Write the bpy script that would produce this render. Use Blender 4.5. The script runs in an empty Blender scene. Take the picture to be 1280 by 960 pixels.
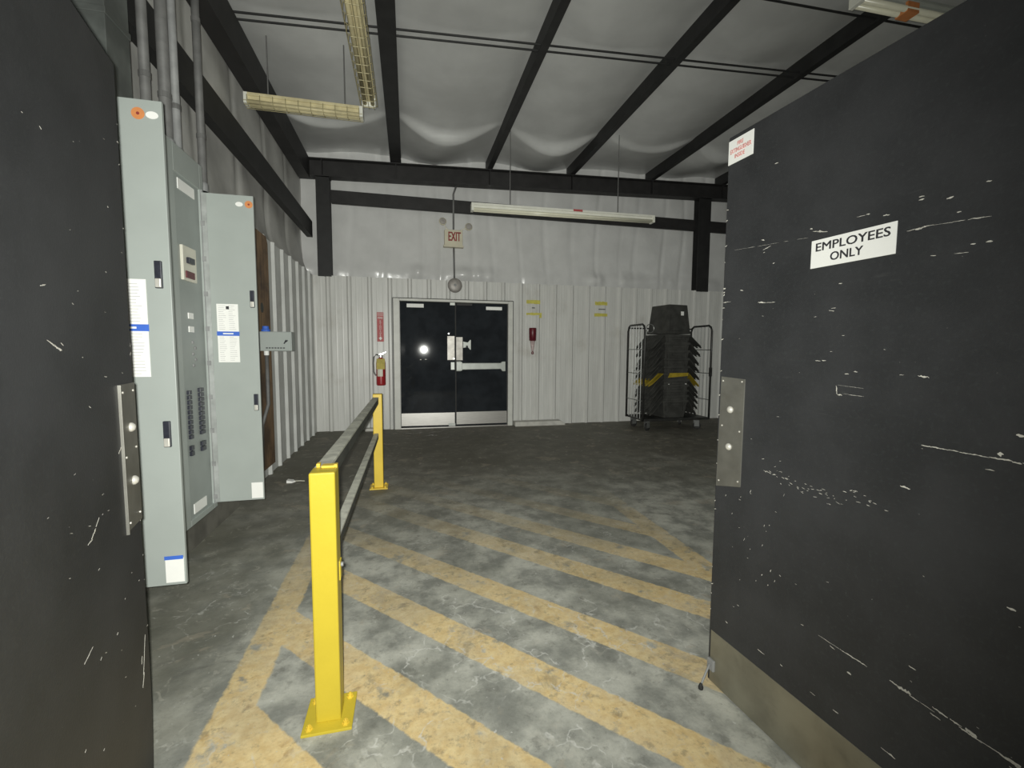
import bpy, bmesh, math, random
from mathutils import Vector, Matrix
random.seed(7)
SC = bpy.context.scene
COL = SC.collection
PI = math.pi

# ------------------------------------------------------------------ camera
CAM_H = 1.32
cd = bpy.data.cameras.new('camera'); cam = bpy.data.objects.new('camera', cd); COL.objects.link(cam)
cd.sensor_width = 36.0; cd.lens = 36.0 * 548.6 / 1280.0; cd.clip_start = 0.02
RT = Vector((0.9734, -0.229, 0.0051)); FW = Vector((0.2288, 0.9705, -0.0759)).normalized()
RT = (RT - FW * RT.dot(FW)).normalized(); UP = RT.cross(FW)
cam.matrix_world = Matrix(((RT.x, UP.x, -FW.x, 0), (RT.y, UP.y, -FW.y, 0), (RT.z, UP.z, -FW.z, CAM_H), (0, 0, 0, 1)))
SC.camera = cam

# ------------------------------------------------------------------ world, lamps, exposure
w = bpy.data.worlds.new('world'); SC.world = w; w.use_nodes = True
w.node_tree.nodes['Background'].inputs[0].default_value = (0.8, 0.9, 1.0, 1)
w.node_tree.nodes['Background'].inputs[1].default_value = 0.05
# the phone's own flash, the only real lamp that is on
ld = bpy.data.lights.new('phone_flash', 'SPOT'); ld.energy = 134; ld.spot_size = math.radians(155); ld.spot_blend = 1.0
ld.shadow_soft_size = 0.012; ld.color = (0.99, 1.0, 0.93)
ld.use_nodes = True
nt = ld.node_tree
fo = nt.nodes.new('ShaderNodeLightFalloff'); fo.inputs['Strength'].default_value = 1.0; fo.inputs['Smooth'].default_value = 0.0
nt.links.new(fo.outputs['Linear'], nt.nodes['Emission'].inputs['Strength'])
lo = bpy.data.objects.new('phone_flash', ld); COL.objects.link(lo); lo.location = (-0.02, 0.0, 1.335)
lo.rotation_euler = Vector((-0.03, 0.97, -0.02)).to_track_quat('-Z', 'Y').to_euler()
# dim fill lamp added out of view behind the right hand door
la = bpy.data.lights.new('added_fill_lamp', 'AREA'); la.energy = 12; la.size = 1.6; la.color = (0.95, 1.0, 0.95)
lb = bpy.data.objects.new('added_fill_lamp', la); COL.objects.link(lb); lb.location = (6.9, 3.0, 4.1)
vs = SC.view_settings
vs.view_transform = 'Standard'; vs.look = 'None'; vs.gamma = 1.0; vs.exposure = 0.0; vs.use_curve_mapping = False

# ------------------------------------------------------------------ materials
def lin(c):
    return tuple(((v / 255) / 12.92 if v / 255 <= 0.04045 else ((v / 255 + 0.055) / 1.055) ** 2.4) for v in c)

class NT:
    def __init__(s, nt): s.nt = nt
    def n(s, t, **kw):
        o = s.nt.nodes.new(t)
        for k, v in kw.items(): setattr(o, k, v)
        return o
    def link(s, a, b): s.nt.links.new(a, b)
    def m(s, op, a, b=0.0, c=0.0, clamp=False):
        o = s.nt.nodes.new('ShaderNodeMath'); o.operation = op; o.use_clamp = clamp
        for i, v in enumerate((a, b, c)):
            if isinstance(v, (int, float)): o.inputs[i].default_value = v
            else: s.nt.links.new(v, o.inputs[i])
        return o.outputs[0]
    def noise(s, vec, scale, detail=4, rough=0.55, dist=0.0):
        o = s.nt.nodes.new('ShaderNodeTexNoise'); o.inputs['Scale'].default_value = scale
        o.inputs['Detail'].default_value = detail; o.inputs['Roughness'].default_value = rough
        o.inputs['Distortion'].default_value = dist
        if vec is not None: s.nt.links.new(vec, o.inputs['Vector'])
        return o.outputs['Fac']
    def step(s, v, lo, hi):
        o = s.nt.nodes.new('ShaderNodeMapRange'); o.interpolation_type = 'SMOOTHSTEP'
        s.nt.links.new(v, o.inputs[0]); o.inputs[1].default_value = lo; o.inputs[2].default_value = hi
        return o.outputs[0]
    def mix(s, f, a, b):
        o = s.nt.nodes.new('ShaderNodeMix'); o.data_type = 'RGBA'
        for k, v in ((0, f), (6, a), (7, b)):
            if isinstance(v, (int, float)): o.inputs[k].default_value = v
            elif isinstance(v, tuple): o.inputs[k].default_value = (*v, 1) if len(v) == 3 else v
            else: s.nt.links.new(v, o.inputs[k])
        return o.outputs[2]
    def scaled(s, vec, sx, sy, sz):
        o = s.nt.nodes.new('ShaderNodeMapping'); o.inputs['Scale'].default_value = (sx, sy, sz)
        s.nt.links.new(vec, o.inputs['Vector']); return o.outputs[0]

def mat(name, col, rough=0.6, metal=0.0, var=0.12, scale=8.0, bump=0.0, bscale=60.0, spec=0.5, stretch=None, dirt=None):
    m = bpy.data.materials.new(name); m.use_nodes = True
    T = NT(m.node_tree); b = m.node_tree.nodes['Principled BSDF']
    b.inputs['Roughness'].default_value = rough; b.inputs['Metallic'].default_value = metal
    b.inputs['Specular IOR Level'].default_value = spec
    geo = T.n('ShaderNodeNewGeometry'); v = geo.outputs['Position']
    if stretch: v = T.scaled(v, *stretch)
    f = T.noise(v, scale, 5)
    lo_ = tuple(c * (1 - var) for c in col); hi_ = tuple(min(1, c * (1 + var)) for c in col)
    c = T.mix(T.step(f, 0.3, 0.7), lo_, hi_)
    if dirt:
        dc, dscale, dl, dh, amt = dirt
        g = T.step(T.noise(geo.outputs['Position'], dscale, 6, 0.65), dl, dh)
        c = T.mix(T.m('MULTIPLY', g, amt), c, dc)
    T.link(c, b.inputs['Base Color'])
    if bump:
        bp = T.n('ShaderNodeBump'); bp.inputs['Strength'].default_value = bump; bp.inputs['Distance'].default_value = 0.01
        T.link(T.noise(geo.outputs['Position'], bscale, 3), bp.inputs['Height']); T.link(bp.outputs[0], b.inputs['Normal'])
    return m

def floor_material():
    m = bpy.data.materials.new('worn_painted_concrete'); m.use_nodes = True
    T = NT(m.node_tree); b = m.node_tree.nodes['Principled BSDF']
    geo = T.n('ShaderNodeNewGeometry'); P = geo.outputs['Position']
    sx = T.n('ShaderNodeSeparateXYZ'); T.link(P, sx.inputs[0]); X, Y = sx.outputs[0], sx.outputs[1]
    n1 = T.noise(P, 1.1, 6, 0.6); n2 = T.noise(P, 5.0, 6, 0.62); n3 = T.noise(P, 26.0, 5, 0.6); n4 = T.noise(P, 2.4, 5, 0.6, 0.6)
    conc = T.mix(T.step(n2, 0.34, 0.66), (0.245, 0.25, 0.225), (0.53, 0.53, 0.47))
    conc = T.mix(T.m('MULTIPLY', T.step(n1, 0.42, 0.62), 0.5), conc, (0.15, 0.155, 0.13))
    conc = T.mix(T.m('MULTIPLY', T.step(n3, 0.55, 0.8), 0.4), conc, (0.42, 0.43, 0.39))
    # ---- painted hatching
    wob = T.m('MULTIPLY', T.m('SUBTRACT', n3, 0.5), 0.035)
    wob2 = T.m('ADD', wob, T.m('MULTIPLY', T.m('SUBTRACT', n2, 0.5), 0.02))
    Xw = T.m('ADD', X, wob2); Yw = T.m('ADD', Y, wob2)
    cc = T.m('ADD', T.m('ADD', Y, T.m('MULTIPLY', X, 1.09)), wob2)
    def band(v, a, bb, e=0.007):
        return T.m('MULTIPLY', T.step(v, a - e, a + e), T.m('SUBTRACT', 1.0, T.step(v, bb - e, bb + e)))
    tot = None
    for a, bb in ((0.20, 0.44), (0.83, 1.09), (1.435, 1.70), (2.05, 2.285), (2.65, 2.89), (3.36, 3.61), (3.94, 4.19), (4.56, 4.78), (5.2, 5.42)):
        k = band(cc, a, bb); tot = k if tot is None else T.m('MAXIMUM', tot, k)
    tot = T.m('MULTIPLY', tot, T.m('MULTIPLY', band(Xw, -0.58, 1.79), band(Yw, 0.9, 4.5, 0.2)))
    left = T.m('MULTIPLY', band(Xw, -0.71, -0.565), band(Yw, 0.9, 3.3, 0.06))
    right = T.m('MULTIPLY', band(Xw, 1.68, 1.83), band(Yw, 1.0, 3.7, 0.3))
    paint = T.m('MAXIMUM', tot, T.m('MAXIMUM', left, right))
    wear = T.step(T.noise(P, 7.0, 6, 0.65), 0.30, 0.44)
    wear = T.m('MULTIPLY', wear, T.m('ADD', 0.7, T.m('MULTIPLY', T.step(n4, 0.38, 0.6), 0.3)))
    # feet and trolleys have taken most of the paint off further in
    away = T.m('SUBTRACT', 1.0, T.m('MULTIPLY', T.step(T.m('ADD', Y, T.m('MULTIPLY', n1, 1.5)), 2.4, 4.8), 0.9))
    paint = T.m('MULTIPLY', paint, T.m('MULTIPLY', wear, away))
    yel = T.mix(T.step(n3, 0.3, 0.7), (0.68, 0.49, 0.22), (0.82, 0.65, 0.34))
    yel = T.mix(T.m('MULTIPLY', T.step(n4, 0.5, 0.72), 0.65), yel, (0.62, 0.53, 0.37))
    yel = T.mix(T.m('MULTIPLY', T.step(T.noise(P, 9.0, 4, 0.6), 0.62, 0.72), 0.55), yel, (0.33, 0.18, 0.05))
    c = T.mix(paint, conc, yel)
    # ---- grime: dark traffic soil further in and beside the cabinets
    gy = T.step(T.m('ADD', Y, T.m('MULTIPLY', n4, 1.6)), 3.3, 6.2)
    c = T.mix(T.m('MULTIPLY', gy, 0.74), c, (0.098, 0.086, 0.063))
    gl = T.m('MULTIPLY', T.m('SUBTRACT', 1.0, T.step(Xw, -0.85, -0.62)), T.step(T.m('ADD', n1, T.m('MULTIPLY', n2, 0.4)), 0.5, 0.85))
    c = T.mix(T.m('MULTIPLY', gl, 0.6), c, (0.125, 0.122, 0.092))
    c = T.mix(T.m('MULTIPLY', T.step(T.noise(P, 3.1, 6, 0.7, 1.0), 0.57, 0.64), 0.32), c, (0.12, 0.118, 0.105))
    # ---- white scuffs and tape residue
    vo = T.n('ShaderNodeTexVoronoi', feature='DISTANCE_TO_EDGE'); vo.inputs['Scale'].default_value = 4.5
    dv = T.n('ShaderNodeVectorMath', operation='ADD')
    nz = T.n('ShaderNodeTexNoise'); nz.inputs['Scale'].default_value = 7.0; nz.inputs['Detail'].default_value = 4; T.link(P, nz.inputs['Vector'])
    scn = T.n('ShaderNodeVectorMath', operation='SCALE'); scn.inputs['Scale'].default_value = 0.28; T.link(nz.outputs['Color'], scn.inputs[0])
    T.link(P, dv.inputs[0]); T.link(scn.outputs[0], dv.inputs[1]); T.link(dv.outputs[0], vo.inputs['Vector'])
    line = T.m('SUBTRACT', 1.0, T.step(vo.outputs['Distance'], 0.004, 0.032))
    hx = T.m('SUBTRACT', X, 0.42); hy = T.m('SUBTRACT', Y, 1.62)
    hot = T.m('SUBTRACT', 1.0, T.step(T.m('ADD', T.m('MULTIPLY', hx, hx), T.m('MULTIPLY', hy, hy)), 0.05, 0.55))
    msk = T.m('MULTIPLY', T.step(T.m('ADD', T.noise(P, 2.6, 4, 0.6), T.m('MULTIPLY', hot, 0.10)), 0.5, 0.62), T.step(T.noise(P, 15.0, 3), 0.40, 0.56))
    nearby = T.m('SUBTRACT', 1.0, T.m('MULTIPLY', T.step(Y, 2.0, 3.6), 0.92))
    c = T.mix(T.m('MULTIPLY', T.m('MULTIPLY', line, msk), T.m('MULTIPLY', nearby, 0.62)), c, (0.68, 0.68, 0.64))
    fl = T.m('MULTIPLY', T.step(T.noise(P, 38.0, 3, 0.5), 0.69, 0.73), nearby)
    c = T.mix(T.m('MULTIPLY', fl, 0.7), c, (0.6, 0.6, 0.57))
    # worn-through pale patches and fine mottling
    pt = T.step(T.noise(P, 2.9, 6, 0.68, 0.5), 0.585, 0.64)
    c = T.mix(T.m('MULTIPLY', pt, 0.38), c, (0.42, 0.37, 0.29))
    c = T.mix(T.m('MULTIPLY', T.step(T.noise(P, 75.0, 4, 0.65), 0.5, 0.8), 0.3), c, (0.1, 0.1, 0.09))
    c = T.mix(T.m('MULTIPLY', T.step(T.noise(P, 14.0, 6, 0.7), 0.55, 0.66), 0.42), c, (0.14, 0.138, 0.12))
    c = T.mix(T.m('MULTIPLY', T.step(T.noise(P, 11.0, 6, 0.7, 0.8), 0.57, 0.66), 0.3), c, (0.55, 0.53, 0.46))
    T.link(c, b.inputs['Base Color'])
    rg = T.m('ADD', 0.42, T.m('MULTIPLY', n2, 0.45)); T.link(rg, b.inputs['Roughness'])
    b.inputs['Specular IOR Level'].default_value = 0.3
    bp = T.n('ShaderNodeBump'); bp.inputs['Strength'].default_value = 0.25; bp.inputs['Distance'].default_value = 0.006
    T.link(T.noise(P, 40.0, 5, 0.6), bp.inputs['Height']); T.link(bp.outputs[0], b.inputs['Normal'])
    return m

def door_material():
    m = bpy.data.materials.new('scuffed_black_door_skin'); m.use_nodes = True
    T = NT(m.node_tree); b = m.node_tree.nodes['Principled BSDF']
    geo = T.n('ShaderNodeTexCoord'); P = geo.outputs['Object']
    n1 = T.noise(P, 3.0, 6, 0.6); n2 = T.noise(P, 90.0, 3, 0.6)
    c = T.mix(T.step(n1, 0.3, 0.7), (0.029, 0.030, 0.032), (0.045, 0.046, 0.049))
    c = T.mix(T.m('MULTIPLY', T.step(n2, 0.5, 0.75), 0.3), c, (0.06, 0.068, 0.068))
    # faint rubbed scratches running along the leaf, and speckled chips
    v = T.scaled(P, 6.0, 3.0, 60.0)
    s = T.m('MULTIPLY', T.step(T.noise(v, 1.0, 5, 0.6), 0.64, 0.72), T.step(T.noise(P, 2.2, 3), 0.5, 0.65))
    c = T.mix(T.m('MULTIPLY', s, 0.15), c, (0.16, 0.16, 0.155))
    ch = T.m('MULTIPLY', T.step(T.noise(P, 120.0, 2, 0.5), 0.74, 0.78), T.step(T.noise(P, 4.0, 3), 0.5, 0.62))
    c = T.mix(T.m('MULTIPLY', ch, 0.8), c, (0.45, 0.45, 0.42))
    T.link(c, b.inputs['Base Color'])
    b.inputs['Roughness'].default_value = 0.5; b.inputs['Specular IOR Level'].default_value = 0.35
    bp = T.n('ShaderNodeBump'); bp.inputs['Strength'].default_value = 0.12; bp.inputs['Distance'].default_value = 0.004
    T.link(T.noise(P, 160.0, 2), bp.inputs['Height']); T.link(bp.outputs[0], b.inputs['Normal'])
    return m

M = {}
M['floor'] = floor_material()
M['door'] = door_material()
M['liner'] = mat('white_ribbed_liner', (0.60, 0.60, 0.575), 0.38, 0, 0.06, 3.0, dirt=((0.40, 0.38, 0.33), 2.2, 0.55, 0.8, 0.5), stretch=(6, 6, 0.6))
M['liner_side'] = mat('grey_white_ribbed_liner', (0.60, 0.61, 0.59), 0.5, 0, 0.08, 3.0, dirt=((0.36, 0.34, 0.3), 2.0, 0.5, 0.8, 0.5))
M['vinyl_wall'] = mat('white_vinyl_insulation_wall', (0.60, 0.60, 0.59), 0.24, 0, 0.05, 3.0, bump=0.3, bscale=9.0, spec=0.5)
M['vinyl_side'] = mat('grey_vinyl_insulation_side', (0.52, 0.515, 0.49), 0.45, 0, 0.12, 2.5, bump=0.25, bscale=9.0)
M['vinyl_roof'] = mat('grey_vinyl_insulation_roof', (0.55, 0.555, 0.545), 0.38, 0.1, 0.08, 2.0, bump=0.12, bscale=5.0)
M['steel'] = mat('dark_primer_steel', (0.017, 0.017, 0.017), 0.6, 0, 0.25, 6.0)
M['steel_b'] = mat('brown_black_primer_steel', (0.0195, 0.0185, 0.0185), 0.6, 0, 0.25, 6.0)
M['galvl'] = mat('pale_zinc_hinge', (0.44, 0.46, 0.45), 0.45, 0.3, 0.15, 12.0)
M['galv'] = mat('dull_galvanised_conduit', (0.27, 0.275, 0.275), 0.6, 0.0, 0.15, 12.0)
M['galv_dark'] = mat('dark_grey_conduit', (0.15, 0.15, 0.147), 0.6, 0.0, 0.15, 12.0)  # darker tone of the conduit grey
M['ductg'] = mat('dusty_green_grey_duct', (0.11, 0.12, 0.113), 0.6, 0, 0.3, 5.0)
M['cab'] = mat('grey_green_cabinet_enamel', (0.37, 0.405, 0.385), 0.45, 0, 0.03, 5.0)
M['cab_in'] = mat('grey_cabinet_deadfront', (0.31, 0.34, 0.325), 0.5, 0, 0.06, 5.0)
M['paper'] = mat('white_paper', (0.90, 0.90, 0.87), 0.7, 0, 0.02, 8.0)
M['beige'] = mat('beige_exit_housing', (0.60, 0.56, 0.43), 0.5, 0, 0.05, 8.0)
M['cream'] = mat('cream_plastic', (0.72, 0.70, 0.60), 0.5, 0, 0.04, 8.0)
M['blue'] = mat('blue_print', (0.05, 0.15, 0.62), 0.6, 0, 0.05, 20.0)
M['print'] = mat('pale_grey_print', (0.45, 0.45, 0.46), 0.7, 0, 0.1, 40.0)
M['ink'] = mat('black_ink', (0.03, 0.03, 0.035), 0.6, 0, 0.1, 40.0)
M['orange'] = mat('orange_sticker', (0.68, 0.26, 0.09), 0.6, 0, 0.05, 40.0)
M['blackpl'] = mat('black_latch_plastic', (0.03, 0.032, 0.045), 0.35, 0, 0.2, 40.0)
M['chrome'] = mat('chrome', (0.75, 0.75, 0.74), 0.2, 1.0, 0.05, 40.0)
M['stain'] = mat('scuffed_stainless', (0.24, 0.235, 0.21), 0.48, 0.6, 0.15, 9.0, dirt=((0.2, 0.19, 0.16), 14.0, 0.5, 0.75, 0.5))
M['kick'] = mat('dull_steel_kick_plate', (0.30, 0.285, 0.225), 0.5, 0.6, 0.15, 6.0, dirt=((0.14, 0.13, 0.11), 10.0, 0.5, 0.8, 0.5))
M['plate'] = mat('worn_guard_plate', (0.42, 0.40, 0.37), 0.45, 0.5, 0.2, 9.0)
M['brushed'] = mat('brushed_steel', (0.50, 0.485, 0.46), 0.34, 0.8, 0.08, 6.0, stretch=(1, 1, 20))
M['pushbar'] = mat('pale_grey_push_bar', (0.50, 0.52, 0.49), 0.4, 0.2, 0.06, 12.0)
M['yellow'] = mat('safety_yellow_enamel', (0.585, 0.455, 0.038), 0.42, 0, 0.03, 6.0, bump=0.06, bscale=70.0)
M['yellow_b'] = mat('safety_yellow_chipped', (0.80, 0.57, 0.06), 0.42, 0, 0.05, 6.0, dirt=((0.4, 0.32, 0.12), 22.0, 0.62, 0.78, 0.5))
M['rail'] = mat('dark_grey_rail', (0.075, 0.08, 0.07), 0.7, 0, 0.3, 9.0)
M['railtop'] = mat('pale_grey_rail_top', (0.62, 0.62, 0.54), 0.7, 0, 0.22, 14.0, bump=0.3, bscale=90.0)
M['ply'] = mat('brown_plywood', (0.24, 0.15, 0.08), 0.7, 0, 0.28, 4.0, stretch=(6, 6, 0.8), dirt=((0.06, 0.038, 0.028), 2.0, 0.42, 0.62, 0.8))
M['frame'] = mat('white_door_frame', (0.60, 0.60, 0.56), 0.45, 0, 0.06, 6.0, dirt=((0.35, 0.32, 0.26), 5.0, 0.55, 0.8, 0.4))
M['fardoor'] = mat('gloss_black_door', (0.022, 0.025, 0.029), 0.045, 0, 0.2, 5.0, bump=0.006, bscale=12.0, spec=0.12)
M['tapey'] = mat('yellow_tape', (0.55, 0.50, 0.10), 0.6, 0, 0.12, 25.0)
M['red'] = mat('red_enamel', (0.36, 0.02, 0.025), 0.35, 0, 0.1, 12.0)
M['red_sign'] = mat('faded_red_sign', (0.45, 0.085, 0.085), 0.55, 0, 0.08, 20.0)
M['red_txt'] = mat('faded_red_ink', (0.74, 0.30, 0.28), 0.6, 0, 0.05, 20.0)
M['exit_red'] = mat('dull_red_letters', (0.27, 0.04, 0.035), 0.6, 0, 0.1, 20.0)
M['maroon'] = mat('dark_red_plastic', (0.11, 0.008, 0.016), 0.4, 0, 0.15, 30.0)
M['pinkcl'] = mat('pale_pink_clear_plastic', (0.50, 0.40, 0.39), 0.35, 0, 0.2, 30.0)
M['tagy'] = mat('yellow_paper_tag', (0.50, 0.41, 0.10), 0.7, 0, 0.12, 25.0)
M['belly'] = mat('weathered_grey_bell', (0.33, 0.31, 0.29), 0.5, 0.3, 0.15, 20.0)
M['lampw'] = mat('white_enamel_strip_light', (0.78, 0.78, 0.70), 0.45, 0, 0.05, 8.0)
M['lampgrey'] = mat('grey_green_strip_light', (0.42, 0.44, 0.40), 0.5, 0, 0.05, 8.0)
M['yellens'] = mat('yellowed_tube_cover', (0.62, 0.55, 0.33), 0.55, 0, 0.12, 14.0)
M['tube'] = mat('unlit_tube_glass', (0.80, 0.78, 0.62), 0.25, 0, 0.04, 14.0)
M['guard'] = mat('guard_wire', (0.36, 0.32, 0.18), 0.5, 0.2, 0.1, 14.0)
M['tote'] = mat('black_tote_plastic', (0.050, 0.050, 0.046), 0.65, 0, 0.25, 9.0, spec=0.3)
M['totey'] = mat('yellow_tote_lid', (0.34, 0.25, 0.02), 0.55, 0, 0.15, 14.0)
M['cart'] = mat('dark_cart_tube', (0.045, 0.045, 0.043), 0.4, 0.4, 0.2, 14.0)
M['zinc'] = mat('dull_zinc_wire', (0.22, 0.225, 0.22), 0.4, 0.5, 0.1, 14.0)
M['rubber'] = mat('black_rubber', (0.025, 0.025, 0.024), 0.7, 0, 0.2, 20.0)
M['chip'] = mat('exposed_pale_substrate', (0.62, 0.60, 0.54), 0.7, 0, 0.15, 50.0)
M['bare'] = mat('bare_door_core_edge', (0.34, 0.31, 0.26), 0.7, 0, 0.4, 35.0)
M['curb'] = mat('scuffed_white_curb', (0.50, 0.49, 0.45), 0.6, 0, 0.12, 9.0)
M['boltm'] = mat('bright_bolt_head', (0.72, 0.70, 0.64), 0.35, 0.35, 0.05, 30.0)
M['basebd'] = mat('dark_base_strip', (0.15, 0.145, 0.125), 0.7, 0, 0.25, 6.0)
M['plaster'] = mat('grey_painted_wallboard', (0.30, 0.30, 0.29), 0.7, 0, 0.08, 3.0)

# ------------------------------------------------------------------ builders
class MB:
    def __init__(s): s.bm = bmesh.new()
    def box(s, x0, x1, y0, y1, z0, z1, mtx=None):
        v = [s.bm.verts.new((x, y, z)) for x in (x0, x1) for y in (y0, y1) for z in (z0, z1)]
        for f in ((0, 1, 3, 2), (4, 6, 7, 5), (0, 4, 5, 1), (2, 3, 7, 6), (0, 2, 6, 4), (1, 5, 7, 3)):
            s.bm.faces.new([v[i] for i in f])
        if mtx is not None:
            for q in v: q.co = mtx @ q.co
        return s
    def prism(s, pts, fn0, fn1):
        """closed polygon pts (2D) mapped by fn0/fn1 to the two end caps"""
        a = [s.bm.verts.new(fn0(*p)) for p in pts]; b = [s.bm.verts.new(fn1(*p)) for p in pts]
        n = len(pts); s.bm.faces.new(a); s.bm.faces.new(b[::-1])
        for i in range(n): s.bm.faces.new((a[i], b[i], b[(i + 1) % n], a[(i + 1) % n]))
        return s
    def strip(s, pts, fn0, fn1):
        a = [s.bm.verts.new(fn0(*p)) for p in pts]; b = [s.bm.verts.new(fn1(*p)) for p in pts]
        for i in range(len(pts) - 1): s.bm.faces.new((a[i], b[i], b[i + 1], a[i + 1]))
        return s
    def tube(s, pts, r, seg=10, cap=True):
        pts = [Vector(p) for p in pts]; rings = []
        for i, p in enumerate(pts):
            d = (pts[min(i + 1, len(pts) - 1)] - pts[max(i - 1, 0)]).normalized()
            a = Vector((0, 0, 1)) if abs(d.z) < 0.9 else Vector((1, 0, 0))
            u = d.cross(a).normalized(); v = d.cross(u)
            rr = r[i] if isinstance(r, (list, tuple)) else r
            rings.append([s.bm.verts.new(p + (u * math.cos(t) + v * math.sin(t)) * rr) for t in [2 * PI * k / seg for k in range(seg)]])
        for A, B in zip(rings, rings[1:]):
            for k in range(seg): s.bm.faces.new((A[k], A[(k + 1) % seg], B[(k + 1) % seg], B[k]))
        if cap: s.bm.faces.new(rings[0][::-1]); s.bm.faces.new(rings[-1])
        return s
    def lathe(s, prof, c, axis='Z', seg=20):
        """prof: list of (radius, height along axis)"""
        c = Vector(c); ax = {'X': Vector((1, 0, 0)), 'Y': Vector((0, 1, 0)), 'Z': Vector((0, 0, 1))}[axis]
        u = Vector((0, 0, 1)) if axis != 'Z' else Vector((1, 0, 0)); v = ax.cross(u); rings = []
        for r, h in prof:
            r = max(r, 1e-4)
            rings.append([s.bm.verts.new(c + ax * h + (u * math.cos(t) + v * math.sin(t)) * r) for t in [2 * PI * k / seg for k in range(seg)]])
        for A, B in zip(rings, rings[1:]):
            for k in range(seg): s.bm.faces.new((A[k], A[(k + 1) % seg], B[(k + 1) % seg], B[k]))
        s.bm.faces.new(rings[0][::-1]); s.bm.faces.new(rings[-1])
        return s
    def build(s, name, m, parent=None, bevel=0.0, smooth=False, world=False):
        bm = s.bm
        if world and parent is not None:
            inv = root_matrix(parent).inverted()
            for v in bm.verts: v.co = inv @ v.co
        bmesh.ops.recalc_face_normals(bm, faces=bm.faces[:])
        me = bpy.data.meshes.new(name); bm.to_mesh(me); bm.free()
        if smooth:
            for p in me.polygons: p.use_smooth = True
        o = bpy.data.objects.new(name, me); COL.objects.link(o)
        me.materials.append(m)
        if parent is not None: o.parent = parent
        if bevel:
            b = o.modifiers.new('bevel', 'BEVEL'); b.width = bevel; b.segments = 2; b.limit_method = 'ANGLE'; b.angle_limit = math.radians(40)
        return o

def root_matrix(o):
    while o.parent is not None: o = o.parent
    return Matrix.Translation(o.location) @ o.rotation_euler.to_matrix().to_4x4()

def tag(o, label, cat=None, group=None, kind=None):
    o['label'] = label
    if cat: o['category'] = cat
    if group: o['group'] = group
    if kind: o['kind'] = kind
    return o
def thing(name, label, cat, loc=(0, 0, 0), rotz=0.0, group=None, kind=None):
    o = bpy.data.objects.new(name, None); COL.objects.link(o); o.empty_display_size = 0.1
    o.location = loc; o.rotation_euler = (0, 0, rotz)
    return tag(o, label, cat, group, kind)
def single(mb, name, m, label, cat, loc, group=None, kind=None, **kw):
    """one-mesh thing whose origin sits at loc"""
    for v in mb.bm.verts: v.co -= Vector(loc)
    o = mb.build(name, m, None, **kw); o.location = loc
    return tag(o, label, cat, group, kind)
def copy_tree(o, parent=None):
    c = o.copy(); COL.objects.link(c); c.parent = parent
    for ch in list(o.children): copy_tree(ch, c)
    return c
def text(body, size, m, parent, mtx, name='lettering', width=None, height=None, depth=0.0006, bold=0.0, dup=0.0):
    """lettering centred on mtx's origin, in its XY plane, raised along +Z"""
    cu = bpy.data.curves.new(name, 'FONT'); cu.body = body; cu.size = size; cu.align_x = 'CENTER'; cu.align_y = 'CENTER'
    cu.extrude = depth; cu.offset = bold; cu.resolution_u = 3
    t = bpy.data.objects.new(name, cu); COL.objects.link(t)
    dg = bpy.context.evaluated_depsgraph_get(); me = bpy.data.meshes.new_from_object(t.evaluated_get(dg))
    bpy.data.objects.remove(t); bpy.data.curves.remove(cu)
    xs = [v.co.x for v in me.vertices]; ys = [v.co.y for v in me.vertices]
    cx, cy = (min(xs) + max(xs)) / 2, (min(ys) + max(ys)) / 2
    kx = width / (max(xs) - min(xs)) if width else 1.0
    ky = height / (max(ys) - min(ys)) if height else kx
    for v in me.vertices: v.co = Vector(((v.co.x - cx) * kx, (v.co.y - cy) * ky, v.co.z))
    if dup:      # heavier strokes: the same letters once more, a hair to the side
        b2 = bmesh.new(); b2.from_mesh(me)
        for sx_, sy_, sz_ in ((dup, 0, 0.00015), (0, dup * 0.7, 0.0003), (dup, dup * 0.7, 0.00045)):
            b3 = bmesh.ops.duplicate(b2, geom=[f for f in b2.faces if f.index >= 0][:len(me.polygons)])
            for v in [g for g in b3['geom'] if isinstance(g, bmesh.types.BMVert)]: v.co += Vector((sx_, sy_, sz_))
            b2.faces.index_update()
        b2.to_mesh(me); b2.free()
    for v in me.vertices: v.co = mtx @ v.co
    o = bpy.data.objects.new(name, me); COL.objects.link(o); me.materials.clear(); me.materials.append(m); o.parent = parent
    return o

FY = 7.50      # rib tops of the far liner
LX = -1.42     # rib tops of the left liner
LINER = 2.49
def pb(x): return 4.27 + 0.033 * (x + 1.16)     # underside of the purlins
def roof(x): return pb(x) + 0.2

# ================================================================== THE SETTING
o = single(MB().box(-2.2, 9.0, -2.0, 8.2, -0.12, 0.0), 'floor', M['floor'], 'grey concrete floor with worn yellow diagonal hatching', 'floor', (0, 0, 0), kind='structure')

# far wall: ribbed liner below, white vinyl insulation above
def rib_profile(a, b, period=0.315, start=0.0):
    pts = [(a, 0.0)]
    k = math.floor((a - start) / period)
    while True:
        c = start + k * period; k += 1
        if c - 0.045 > b: break
        for dx, h in ((-0.04, 0), (-0.016, 0.03), (0.016, 0.03), (0.04, 0), (0.095, 0), (0.110, 0.0018), (0.125, 0), (0.19, 0), (0.205, 0.0018), (0.22, 0)):
            x = c + dx
            if a < x < b: pts.append((x, h))
    pts.append((b, 0.0)); return pts
DX0, DX1, DTOP = -0.235, 1.775, 2.165
wf = MB()
base = FY + 0.03
for a, b, z0 in ((-1.45, DX0, 0.0), (DX0, DX1, DTOP), (DX1, 9.0, 0.0)):
    wf.strip(rib_profile(a, b, 0.315, 0.978), lambda x, h: (x, base - h, z0), lambda x, h: (x, base - h, LINER))
wf.box(-1.6, 9.0, FY + 0.25, FY + 0.35, 0, 5.2)
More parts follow.
